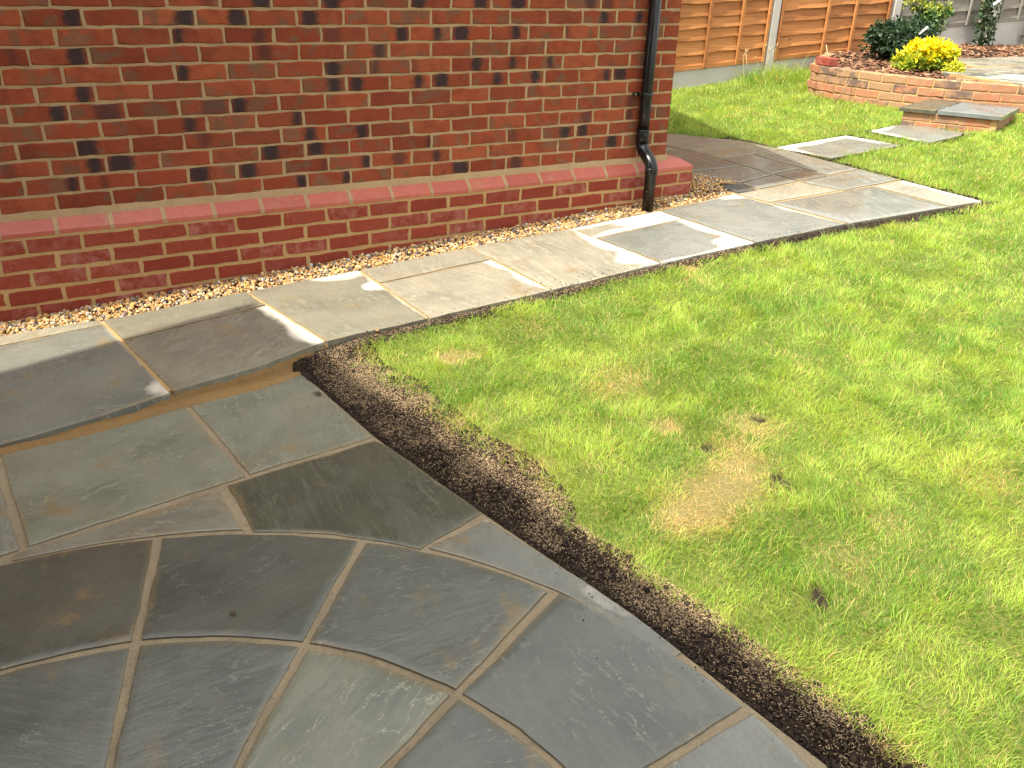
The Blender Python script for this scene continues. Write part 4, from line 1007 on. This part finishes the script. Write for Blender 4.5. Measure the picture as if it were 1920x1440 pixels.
# scatter soups ------------------------------------------------------
def ico(sub):
    bm = bmesh.new(); bmesh.ops.create_icosphere(bm, subdivisions=sub, radius=1.0)
    V = np.array([v.co for v in bm.verts]); F = np.array([[v.index for v in f.verts] for f in bm.faces]); bm.free(); return V, F
def rot_mats(n, rng, flat=1.0):
    a = rng.uniform(0, 2*np.pi, n); b_ = rng.uniform(-1, 1, n)*np.pi*flat; c = rng.uniform(-1, 1, n)*np.pi*flat
    ca, sa, cb, sb, cc, sc = np.cos(a), np.sin(a), np.cos(b_), np.sin(b_), np.cos(c), np.sin(c); z = np.zeros(n); o = np.ones(n)
    Rz = np.stack([ca, -sa, z, sa, ca, z, z, z, o], -1).reshape(-1, 3, 3); Ry = np.stack([cb, z, sb, z, o, z, -sb, z, cb], -1).reshape(-1, 3, 3); Rx = np.stack([o, z, z, z, cc, -sc, z, sc, cc], -1).reshape(-1, 3, 3)
    return Rz @ Ry @ Rx
def lumps(name, P, size, tone, mat, sub=1, squash=(0.65, 1.0), jit=0.18, rng=RNG, flat=0.35):
    V0, F0 = ico(sub); n = len(P); k = len(V0)
    sc = np.stack([rng.uniform(0.8, 1.25, n), rng.uniform(0.7, 1.0, n), rng.uniform(*squash, n)], -1)*size[:, None]
    V = V0[None]*(1+rng.uniform(-jit, jit, (n, k, 1)))*sc[:, None, :]
    V = np.einsum('nij,nkj->nki', rot_mats(n, rng, flat), V)+P[:, None, :]
    F = (F0[None]+np.arange(n)[:, None, None]*k).reshape(-1, 3)
    return npmesh(name, V.reshape(-1, 3), F.ravel(), np.full(len(F), 3), np.repeat(tone, k, 0), mat, True)

def build_gravel():
    rng = np.random.default_rng(5); n = 10500
    x = np.where(rng.uniform(0, 1, n) < .86, rng.uniform(-1.3, 3.56, n), rng.uniform(3.56, 4.0, n)); t = rng.uniform(0, 1, n)
    yb = np.where(x < 3.56, 0.0, 0.42); yf = back_y(np.minimum(x, 3.81))+0.004
    y = yf+(yb-yf)*t
    keep = ~((x > 3.83) & (y < 0.062)) & (x < 4.0-np.maximum(0, y-0.06)*0.35)
    x, y = x[keep], y[keep]; n = len(x)
    size = rng.uniform(0.0045, 0.0105, n)*np.where(rng.uniform(0, 1, n) < .12, 1.35, 1.0)*(1+0.25*sstep(-.07, -.01, y))*np.where(x > 2.9, .85, 1.0)
    wall = sstep(-0.11, -0.01, y)
    z = G(x)-0.012+wall*0.02+rng.uniform(-0.006, 0.008, n)-np.where(y < back_y(np.minimum(x, 3.81))+0.02, 0.004, 0)
    pal = np.array([(0.48, 0.31, 0.12), (0.46, 0.245, 0.070), (0.53, 0.40, 0.21), (0.40, 0.19, 0.06), (0.22, 0.18, 0.145), (0.09, 0.075, 0.065), (0.56, 0.51, 0.44), (0.30, 0.20, 0.12)])
    pr = np.array([.22, .20, .15, .10, .10, .11, .05, .07]); c = pal[rng.choice(len(pal), n, p=pr)]*rng.uniform(0.75, 1.15, (n, 1))
    me = lumps('gravel', np.stack([x, y, z], -1), size, c, M_GRAVEL, 1, (0.5, 0.9), 0.13, rng)
    tag(obj('gravel', me), 'strip of golden gravel between the brick plinth and the path', 'gravel', None, 'stuff')
    bed = poly_prism('gravel_bed', [(-3, 0.02), (-3, -0.12), (3.80, -0.14), (3.83, 0.05), (3.97, 0.08), (3.88, 0.46), (3.5, 0.46), (3.5, 0.02)], lambda x: GA+GB*x-0.016, lambda x: GA+GB*x-0.1, M_SOIL)
    tag(bed, 'earth under the gravel strip', None, None, 'structure')
build_gravel()

def build_soil():
    rng = np.random.default_rng(8); n = 26000
    # strip beside the patio
    y = rng.uniform(-4.3, -0.93, n); ex, gx = edge_x(y), grass_x(y); t = rng.uniform(-0.04, 1.25, n)**1.0
    x = ex+0.004+(gx-ex+0.02)*t
    # strip beside the path, and a little beside stepping stones
    m_ = 13000; x2 = rng.uniform(0.86, 5.05, m_); y2 = front_y(np.minimum(x2, 4.944))-0.004-np.abs(rng.normal(0, 0.042, m_))
    x3 = rng.uniform(4.93, 5.02, 900); y3 = rng.uniform(-1.06, 0.7, 900)
    x4 = []; y4 = []
    for st in STONES:
        s = np.array(st)
        for i in range(4):
            a, b_ = s[i], s[(i+1) % 4]; tt = rng.uniform(0, 1, 450); q = a+(b_-a)*tt[:, None]; o = (q-s.mean(0)); o /= np.linalg.norm(o, axis=1, keepdims=True); q = q+o*np.abs(rng.normal(0, .03, 450))[:, None]; x4.append(q[:, 0]); y4.append(q[:, 1])
    x = np.concatenate([x, x2, x3]+x4); y = np.concatenate([y, y2, y3]+y4)
    n = len(x); size = rng.gamma(1.8, 0.0013, n)+0.001; big = rng.uniform(0, 1, n) < .004; size = np.where(big, rng.uniform(.007, .014, n), np.minimum(size, 0.0065))
    c = np.array([(0.026, 0.0175, 0.0115)])*rng.uniform(0.5, 1.8, (n, 1)); c = np.where(rng.uniform(0, 1, (n, 1)) < .08, c*2.4, c)
    z = lawn_h(x, y)+(fbm(x, y, 9, 3)-0.5)*0.018+size*0.35+0.002
    me = lumps('soil_crumbs', np.stack([x, y, z], -1), size, c, M_CRUMB, 1, (0.6, 1.0), 0.28, rng, 1.0)
    tag(obj('soil_crumbs', me), 'loose dark crumbly soil along the edges of the paving', 'soil', None, 'stuff')
    # specks of soil kicked onto the slabs
    k = 900; xa = rng.uniform(1.0, 3.9, k); ya = front_y(xa)+np.abs(rng.normal(0, .03, k))*rng.uniform(.2, 2.6, k); za = G(xa)
    k2 = 320; yb = rng.uniform(-4.0, -1.0, k2); xb = edge_x(yb)-np.abs(rng.normal(0, .035, k2))*rng.uniform(.1, 2.5, k2); zb = np.full(k2, PZ)
    xs = np.r_[xa, xb]; ys = np.r_[ya, yb]; sz = rng.gamma(1.2, .0006, k+k2)+.0004; zz = np.r_[za, zb]+sz*.3+.001
    me = lumps('soil_specks', np.stack([xs, ys, zz], -1), sz, np.full((k+k2, 3), .05)*np.array([1, .7, .5]), M_CRUMB, 1, (.6, 1), .2, rng, 1.0)
    tag(obj('soil_specks', me), 'specks of soil scattered over the slab edges', 'soil', None, 'stuff')
    # grass seed husks
    n = 46000; y = rng.uniform(-4.2, -0.93, n); ex, gx = edge_x(y), grass_x(y); x = ex+0.015+(gx-ex+0.05)*rng.beta(1.6, 1.2, n)
    dens = sstep(0.35, 0.62, fbm(x, y, 7, 44)); kp = rng.uniform(0, 1, n) < (0.25+0.75*dens)*(0.75+0.25*sstep(-2.6, -1.9, y)); x, y = x[kp], y[kp]
    x2 = rng.uniform(0.9, 3.2, 2500); y2 = front_y(x2)-0.01-np.abs(rng.normal(0, .03, 2500)); x = np.r_[x, x2]; y = np.r_[y, y2]; n = len(x)
    L = rng.uniform(.005, .012, n); W = rng.uniform(.0006, .0011, n)
    V0 = np.array([(-1, 0, 0), (0, -1, 0.0), (1, 0, 0), (0, 1, 0.0), (0, 0, 1.0), (0, 0, -1.)]); F0 = np.array([(0, 1, 4), (1, 2, 4), (2, 3, 4), (3, 0, 4), (1, 0, 5), (2, 1, 5), (3, 2, 5), (0, 3, 5)])
    V = V0[None]*np.stack([L/2*1.0, W, W], -1)[:, None]; V = np.einsum('nij,nkj->nki', rot_mats(n, rng, .12), V)
    z = lawn_h(x, y)+(fbm(x, y, 9, 3)-0.5)*0.018+rng.uniform(.005, .010, n)
    V = V+np.stack([x, y, z], -1)[:, None]; F = (F0[None]+np.arange(n)[:, None, None]*6).reshape(-1, 3)
    c = np.array([(0.56, 0.41, 0.24)])*rng.uniform(.4, 1.25, (n, 1))
    me = npmesh('grass_seed', V.reshape(-1, 3), F.ravel(), np.full(len(F), 3), np.repeat(c, 6, 0), M_SEED)
    tag(obj('grass_seed', me), 'pale grass seed husks sown over the bare soil', 'seed', None, 'stuff')
build_soil()

def build_bark():
    rng = np.random.default_rng(15); n = 9000
    x = rng.uniform(6.85, 13, n); y = rng.uniform(-0.2, 3.2, n)
    poly = [(a, b_) for a, b_ in MULCH]+[(14.2, -0.2), (14.2, 3.3), (8.2, 3.3)]
    pav = in_poly(x, y, [(7.66, 0.95), (7.78, 1.42), (8.56, 1.60), (8.76, 2.26), (13, 2.26), (13, -0.3), (8.25, -0.15), (7.74, 0.42)])
    k = in_poly(x, y, poly) & ~pav; x, y = x[k], y[k]; n = len(x)
    V0 = np.array([(sx, sy, sz) for sx in (-1, 1) for sy in (-1, 1) for sz in (-1, 1)], float)
    F0 = np.array([(0, 1, 3, 2), (4, 6, 7, 5), (0, 4, 5, 1), (2, 3, 7, 6), (0, 2, 6, 4), (1, 5, 7, 3)])
    s = np.stack([rng.uniform(.015, .045, n), rng.uniform(.006, .014, n), rng.uniform(.002, .005, n)], -1)
    V = V0[None]*(1+rng.uniform(-.3, .3, (n, 8, 1)))*s[:, None]; V = np.einsum('nij,nkj->nki', rot_mats(n, rng, .14), V)
    V = V+np.stack([x, y, mulch_z(x, y)+(fbm(x, y, 12, 21)-0.5)*0.03+rng.uniform(0.0, .022, n)], -1)[:, None]
    F = (F0[None]+np.arange(n)[:, None, None]*8).reshape(-1, 4)
    pal = np.array([(0.20, 0.095, 0.05), (0.13, 0.065, 0.038), (0.30, 0.16, 0.085), (0.40, 0.25, 0.14)]); c = pal[rng.choice(4, n, p=[.4, .3, .22, .08])]*rng.uniform(.7, 1.2, (n, 1))
    me = npmesh('bark_chips', V.reshape(-1, 3), F.ravel(), np.full(len(F), 4), np.repeat(c, 8, 0), M_BARK)
    tag(obj('bark_chips', me), 'brown bark chips covering the raised bed', 'bark', None, 'stuff')
build_bark()

# ------------------------------------------------------------------ lawn
def build_lawn():
    rng = np.random.default_rng(21)
    cx, cy = CAM_P.x, CAM_P.y
    parts = []
    # candidates in cells with density falling with distance
    def cand(x0, x1, y0, y1, dens):
        n = int((x1-x0)*(y1-y0)*dens); return rng.uniform(x0, x1, n), rng.uniform(y0, y1, n)
    XS = []; YS = []
    for (x0, x1, y0, y1) in ((0.9, 11.5, -5.2, 3.2),):
        x, y = cand(x0, x1, y0, y1, 36000)
        dd = np.hypot(x-cx, y-cy); keep = rng.uniform(0, 1, len(x)) < np.clip((3.1/np.maximum(dd, .1))**1.9, 0.05, 1)
        # a wedge a little wider than the lens sees, thinner beyond it
        ang = np.degrees(np.arctan2(y-cy, x-cx)); vis = (ang > 4) & (ang < 92); keep &= vis | (rng.uniform(0, 1, len(x)) < .12)
        XS.append(x[keep]); YS.append(y[keep])
    x = np.concatenate(XS); y = np.concatenate(YS)
    wob = (fbm(x, y, 11, 61)-0.5)
    ok = np.ones(len(x), bool)
    ok &= ~((y < -0.88) & (x < grass_x(y)+0.005+wob*0.10+rng.normal(0, .014, len(x))))
    ok &= ~((x < 5.0) & (y > front_y(np.minimum(x, 4.944))-0.062-wob*0.08+rng.normal(0, .008, len(x))) & (y < 0.3))
    ok &= ~in_poly(x, y, [(3.3, -1.0), (4.95, -1.09), (5.0, -0.3), (4.99, 0.62), (4.93, 1.06), (4.64, 1.55), (4.32, 2.0), (3.3, 2.0)])
    for st in STONES:
        s = np.array(st); c = s.mean(0); ok &= ~in_poly(x, y, [tuple(c+(p-c)*1.03) for p in s])
    ok &= ~in_poly(x, y, [tuple(Vector((6.87, 0.55))+(Vector(p)-Vector((6.87, 0.55)))*0.97) for p in STEP])
    ok &= ~in_poly(x, y, BED)
    ok &= ~((x < 3.6) & (y > -0.3))
    for (bx, by, br) in BARE: ok &= ~(np.hypot((x-bx), (y-by)*0.8) < br*(1+0.8*wob))
    x, y = x[ok], y[ok]; n = len(x); dd = np.hypot(x-cx, y-cy)
    straw = np.zeros(n)
    for (sx, sy, sr, sk) in STRAW: straw = np.maximum(straw, sk*np.exp(-((x-sx)**2+(y-sy)**2)/(2*(sr*.6)**2)))
    patch = fbm(x, y, 1.6, 71, 4); tuft = fbm(x, y, 9.0, 72, 3); tuft2 = fbm(x, y, 24, 73, 2)
    straw = np.clip(straw*(0.9+1.3*fbm(x, y, 16, 66, 2)) + 0.25*sstep(0.60, 0.74, fbm(x, y, 4.5, 75, 3))*sstep(0.42, 0.6, patch), 0, 1)
    soiledge = np.minimum(np.abs(x-grass_x(y))+np.where(y > -0.9, 9, 0), np.abs(front_y(np.minimum(x, 4.944))-y)+np.where(x > 5, 9, 0))
    straw = np.maximum(straw, 0.45*np.exp(-(soiledge/0.05)**2)*(tuft > .45))
    H = (0.018+0.021*tuft+0.008*patch)*np.where(rng.uniform(0, 1, n) < .10, 1.6, 1.0)*(0.85+0.5*sstep(0.52, 0.68, fbm(x, y, 6.0, 97, 2)))*rng.uniform(0.6, 1.3, n)*(1-0.5*straw)
    H *= 1+0.5*sstep(0.0, 1.2, x-6.2)*sstep(1.5, 2.8, y)            # longer, less trodden grass by the fence
    tall = np.exp(-(((x-7.15)/0.42)**2+((y-3.02)/0.22)**2)); H = H*(1+3.0*tall)
    W = 0.00155*rng.uniform(0.75, 1.35, n)*np.clip(dd/3.3, 0.9, 2.6)
    H *= np.clip(dd/5, 1, 1.25)
    az = rng.uniform(0, 2*np.pi, n); lay = fbm(x, y, 5, 81, 2)*4*np.pi
    lean = rng.beta(1.6, 2.0, n)*1.05+0.12+0.35*straw; la = np.where(rng.uniform(0, 1, n) < .6, lay+rng.normal(0, .8, n), rng.uniform(0, 2*np.pi, n))
    dx, dy = np.cos(la), np.sin(la)
    z0 = lawn_h(x, y)+(fbm(x, y, 9, 3)-0.5)*0.018-0.003
    base = np.stack([x, y, z0], -1)
    wx, wy = -np.sin(az)*W/2, np.cos(az)*W/2; wv = np.stack([wx, wy, np.zeros(n)], -1)
    mid = base+np.stack([dx*H*np.sin(lean)*0.38, dy*H*np.sin(lean)*0.38, H*(0.52-0.10*lean)], -1)
    tip = base+np.stack([dx*H*np.sin(lean)*1.15, dy*H*np.sin(lean)*1.15, H*(1.0-0.42*lean)], -1)
    V = np.stack([base-wv, base+wv, mid+wv*.85, mid-wv*.85, tip], 1).reshape(-1, 3)
    i0 = np.arange(n)*5
    L = np.stack([i0, i0+1, i0+2, i0+3, i0+3, i0+2, i0+4], -1).ravel(); T = np.tile([4, 3], n)
    green = np.array([0.205, 0.385, 0.040]); lime = np.array([0.455, 0.590, 0.100]); deep = np.array([0.105, 0.250, 0.024]); tan = np.array([0.70, 0.52, 0.22])
    g = np.clip(tuft*1.3-0.10+0.18*sstep(4.2, 2.6, dd)+rng.normal(0, .20, n), 0, 1)[:, None]; c = green*(1-g)+lime*g
    dp = (np.maximum(sstep(0.48, 0.66, fbm(x, y, 3.2, 91, 3)), 0.8*sstep(0.56, 0.70, fbm(x, y, 8.5, 95, 2)))*0.9)[:, None]*(rng.uniform(0, 1, (n, 1)) < .72); c = c*(1-dp)+deep*dp
    far = sstep(4.5, 7.5, dd)[:, None]*0.3; c = c*(1-far)+np.array([0.27, 0.38, 0.045])*far
    ps = np.clip(straw[:, None]*0.85+0.06, 0, .82); st = rng.uniform(0, 1, (n, 1)) < ps; c = np.where(st, tan*rng.uniform(.7, 1.2, (n, 1)), c)
    c = c*rng.uniform(.8, 1.2, (n, 1))
    cv = np.repeat(c, 5, 0).reshape(n, 5, 3)
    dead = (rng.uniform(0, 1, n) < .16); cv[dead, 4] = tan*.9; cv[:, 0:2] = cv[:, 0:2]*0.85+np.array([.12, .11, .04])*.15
    me = npmesh('lawn', V, L, T, cv.reshape(-1, 3), M_GRASS, False)
    tag(obj('lawn', me), 'patchy green lawn with straw coloured bare spots', 'grass', None, 'stuff')
    print('blades', n)
build_lawn()

# ------------------------------------------------------------------ plants
def leaf_soup(name, P, N, up, size, tone, mat, ratio=0.42, rng=RNG):
    """each leaf: six-vertex folded blade, along `up`, facing N"""
    n = len(P); u = up/np.linalg.norm(up, axis=1, keepdims=True); s = np.cross(u, N); s /= np.maximum(1e-6, np.linalg.norm(s, axis=1, keepdims=True)); f = np.cross(s, u)
    sz = size[:, None]
    pts = [P, P+u*sz*.35+s*sz*ratio*.5+f*sz*.06, P+u*sz*.72+s*sz*ratio*.36+f*sz*.02, P+u*sz-f*sz*.12, P+u*sz*.72-s*sz*ratio*.36+f*sz*.02, P+u*sz*.35-s*sz*ratio*.5+f*sz*.06]
    V = np.stack(pts, 1).reshape(-1, 3); i = np.arange(n)*6
    L = np.stack([i, i+1, i+2, i+3, i, i+3, i+4, i+5], -1).ravel(); T = np.full(2*n, 4)
    return npmesh(name, V, L, T, np.repeat(tone, 6, 0), mat)
def shrub(name, label, cat, base, blobs, n, size, pal, seed, droop=0.0, stems=6, top=None, shell=0.55, tagpos=None):
    rng = np.random.default_rng(seed); e = empty(name, base); tag(e, label, cat)
    B = np.array([(b_[0], b_[1], b_[2], b_[3], b_[4], b_[5]) for b_ in blobs]); wgt = B[:, 3]*B[:, 4]*B[:, 5]; wgt = wgt/wgt.sum()
    # whorls of leaves on twig ends
    nw = n//7; k = rng.choice(len(B), nw, p=wgt); d = rng.normal(0, 1, (nw, 3)); d /= np.linalg.norm(d, axis=1, keepdims=True); r = rng.uniform(shell, 1.0, nw)[:, None]**0.6
    lump = 1+0.28*(rng.uniform(0, 1, (nw, 1)) < .10)+0.22*np.sin(d[:, :1]*7+k[:, None])*np.cos(d[:, 1:2]*6+d[:, 2:]*5)
    tip = B[k, :3]+d*r*B[k, 3:6]*lump; tip[:, 2] = np.maximum(tip[:, 2], 0.015)
    out = d*np.array([1, 1, .7])+np.array([0, 0, .45]); out /= np.linalg.norm(out, axis=1, keepdims=True)
    P = np.repeat(tip, 7, 0)+rng.normal(0, size*.22, (nw*7, 3)); o = np.repeat(out, 7, 0)
    up = o*0.75+rng.normal(0, .75, (nw*7, 3)); up[:, 2] -= droop; N = o+rng.normal(0, .45, (nw*7, 3))
    pal = np.array(pal); c = pal[rng.integers(0, len(pal), nw*7)]*rng.uniform(.75, 1.25, (nw*7, 1))
    if top is not None:
        hgt = np.clip((P[:, 2]-top[1])/(top[2]-top[1]), 0, 1)[:, None]; hgt = (rng.uniform(0, 1, (nw*7, 1)) < hgt)
        c = np.where(hgt, np.array(top[0])*rng.uniform(.8, 1.2, (nw*7, 1)), c)
    fo = obj('foliage', leaf_soup('foliage', P, N, up, size*rng.uniform(.7, 1.3, nw*7), c, M_LEAF, rng=rng), None, e)
    for s in range(stems):
        t = tip[rng.integers(0, nw)]; b0 = np.array([rng.uniform(-.03, .03), rng.uniform(-.03, .03), -0.03])
        mid = b0*.4+t*.5+np.array([0, 0, .03]); obj('stem', tube('stem', [tuple(b0), tuple((b0+mid)/2+rng.normal(0, .006, 3)), tuple(mid), tuple(t)], [.008, .007, .005, .002], 7), M_STEM, e)
    if tagpos is not None:
        o = obj('plant_tag', boxmesh('plant_tag', (-.011, -.001, -.05), (.011, .001, .05), 0.0005), M_WHITE, e, tagpos); o.rotation_euler = (0.2, 0.75, -0.5)
    return e
mz = lambda x, y: float(mulch_z(x, y))
shrub('yellow_shrub', 'low bright yellow leafy shrub in the bark bed', 'shrub', (7.95, 1.78, mz(7.9, 1.7)),
      [(0.0, 0.0, 0.15, 0.18, 0.18, 0.13), (0.12, -0.08, 0.15, 0.12, 0.12, 0.10), (-0.16, 0.09, 0.09, 0.12, 0.12, 0.07), (-0.21, 0.06, 0.05, 0.08, 0.08, 0.05)], 5200, 0.05, [(0.30, 0.36, 0.02), (0.22, 0.34, 0.03), (0.40, 0.40, 0.02)], 31, top=((0.74, 0.62, 0.008), 0.08, 0.22), shell=.45)
shrub('yellow_sprout', 'small yellow green sprout at the right foot of the yellow shrub', 'shrub', (7.90, 1.42, mz(7.8, 1.44)), [(0, 0, 0.06, 0.07, 0.07, 0.06)], 420, 0.042, [(0.35, 0.40, 0.03), (0.5, 0.46, 0.02)], 32, stems=3)
shrub('dark_shrub', 'dark glossy evergreen shrub with a white tag behind the yellow shrub', 'shrub', (8.30, 2.42, mz(8.3, 2.4)),
      [(0.0, 0.0, 0.21, 0.26, 0.26, 0.19), (-0.12, 0.10, 0.22, 0.18, 0.18, 0.14), (0.20, -0.05, 0.29, 0.15, 0.15, 0.13)], 6500, 0.045, [(0.020, 0.045, 0.020), (0.030, 0.065, 0.028), (0.045, 0.085, 0.035)], 33, shell=.4, tagpos=(0.0, -0.27, 0.33))
shrub('tall_shrub', 'taller loose shrub with yellow green tips by the grey fence', 'shrub', (8.95, 2.62, mz(8.9, 2.6)),
      [(0.0, 0.0, 0.34, 0.16, 0.16, 0.22), (-0.16, 0.06, 0.58, 0.10, 0.10, 0.10), (0.14, -0.04, 0.46, 0.10, 0.10, 0.09), (-0.13, 0.05, 0.70, 0.08, 0.08, 0.05)], 1900, 0.055, [(0.05, 0.11, 0.03), (0.08, 0.15, 0.035)], 34, top=((0.36, 0.40, 0.05), 0.42, 0.60), shell=.2)
shrub('purple_shrub', 'dark purplish shrub at the right edge by the grey fence', 'shrub', (11.85, 2.95, mz(11.8, 2.9)),
      [(0.05, 0.0, 0.30, 0.30, 0.26, 0.26), (-0.1, 0.05, 0.16, 0.20, 0.2, 0.14)], 2600, 0.05, [(0.055, 0.045, 0.04), (0.06, 0.075, 0.04), (0.10, 0.06, 0.06)], 35, shell=.3)
def climber():
    rng = np.random.default_rng(40); base = (10.60, 3.02, mz(10.6, 3.0)); e = empty('climbing_plant', base); tag(e, 'dark climbing plant with a white tag against the grey fence', 'climbing plant')
    n = 1500; t = rng.uniform(0, 1, n)**.85; z = 0.02+t*1.55; r = 0.10+0.06*np.sin(t*9)
    a = rng.uniform(0, 2*np.pi, n); rad = r*np.sqrt(rng.uniform(.05, 1, n)); P = np.stack([np.cos(a)*rad-0.05*t, np.sin(a)*rad*.7, z], -1)
    N = rng.normal(0, 1, (n, 3))+np.array([-.3, -.8, .5]); up = rng.normal(0, 1, (n, 3))+np.array([0, 0, -.3])
    c = np.array([(0.03, 0.055, 0.022)])*rng.uniform(.6, 2.2, (n, 1)); c = np.where(rng.uniform(0, 1, (n, 1)) < .12, np.array([(.14, .12, .06)]), c)
    obj('foliage', leaf_soup('foliage', P, N, up, rng.uniform(.035, .07, n), c, M_LEAF, .55, rng), None, e)
    for k in range(3): obj('stem', tube('stem', [(0.03*k-.03, .01*k, -.03), (0.02*k-.05, 0.03, .5), (-0.02*k, .01, 1.0), (-.06, .02*k, 1.6)], [.008, .007, .006, .003], 7), M_STEM, e)
    obj('cane', tube('cane', [(0.16, -.05, -.05), (0.08, 0.0, .8), (0.0, .03, 1.7)], [.006, .006, .005], 8), mat_plain('bamboo', (.42, .32, .18), .6), e)
    o = obj('plant_tag', boxmesh('plant_tag', (-.014, -.001, -.08), (.014, .001, .08), .0005), M_WHITE, e, (-0.10, -0.16, 0.55)); o.rotation_euler = (.1, .8, -.6)
climber()

# dry seed stalks in the long grass by the fence, and small litter
def stalks():
    rng = np.random.default_rng(51)
    e = empty('dry_grass_tuft', (6.98, 3.05, fz(6.98))); tag(e, 'thin dry seed stalks standing in long grass against the orange fence', 'grass')
    for k in range(9):
        b0 = np.array([rng.uniform(-.22, .22), rng.uniform(-.05, .05), -.02]); t = b0+np.array([rng.uniform(-.14, .14), rng.uniform(-.08, .04), rng.uniform(.22, .40)])
        me = tube('stalk', [tuple(b0), tuple((b0+t)/2+rng.normal(0, .012, 3)), tuple(t)], [.0022, .0018, .0012], 5); obj('stalk', me, M_STALK, e)
        for q in range(2):
            s = t+np.array([rng.uniform(-.03, .03), 0, rng.uniform(-.02, .03)]); obj('seed_head', tube('seed_head', [tuple(t), tuple((t+s)/2), tuple(s+np.array([0, 0, .02]))], [.002, .004, .001], 5), M_STALK, e)
M_STALK = mat_plain('dry_straw', (.45, .36, .18), .8)
stalks()
def twig(name, label, pts, r, mat):
    o = obj(name, tube(name, [tuple(Vector(p)-Vector(pts[0])) for p in pts], r, 7), mat, None, pts[0]); tag(o, label, 'stick')
twig('leaning_stick', 'thin dark stick leaning against the left part of the retaining wall', [(6.66, 1.70, G(6.66)), (6.76, 1.70, G(6.66)+0.10), (6.85, 1.71, G(6.66)+0.22)], [.006, .005, .004], M_STEM)
twig('straw_stick', 'pale straw stick upright beside the loose brick on the wall', [(7.10, 2.22, WT-.02), (7.07, 2.24, WT+.08), (7.05, 2.26, WT+.17)], [.006, .006, .004], M_STALK)

# small litter
def litter(name, label, x, y, z, size, tone, seed):
    rr = random.Random(seed); n = 7; V = []; F = []
    for i in range(n+1):
        t = i/n; wd = size*0.32*math.sin(math.pi*(0.08+0.9*t))*(1+rr.uniform(-.25, .25))
        for sgn in (-1, 0, 1): V.append((size*(t-.5), sgn*wd, 0.004+size*0.10*math.sin(t*3)+abs(sgn)*size*0.10+rr.uniform(0, .001)))
    for i in range(n):
        for j in range(2): F.append((i*3+j, i*3+j+1, i*3+j+4, i*3+j+3))
    me = pymesh(name, V, F, True)
    o = obj(name, me, mat_plain(name+'_brown', tone, .8), None, (x, y, z)); o.rotation_euler = (0, 0, rr.uniform(0, 6)); tag(o, label, 'leaf')
litter('dry_leaf', 'curled dark dry leaf on the green slab below the step', 0.72, -1.20, PZ, 0.035, (0.05, 0.03, 0.02), 3)
litter('dry_leaf', 'tiny orange leaf at the path edge above the soil corner', 1.08, -0.925, G(1.08), 0.022, (0.45, 0.16, 0.04), 5)
litter('dry_leaf', 'small dark leaf scrap on the wedge slabs of the circle', 0.115, -2.33, PZ, 0.020, (0.06, 0.03, 0.018), 8)
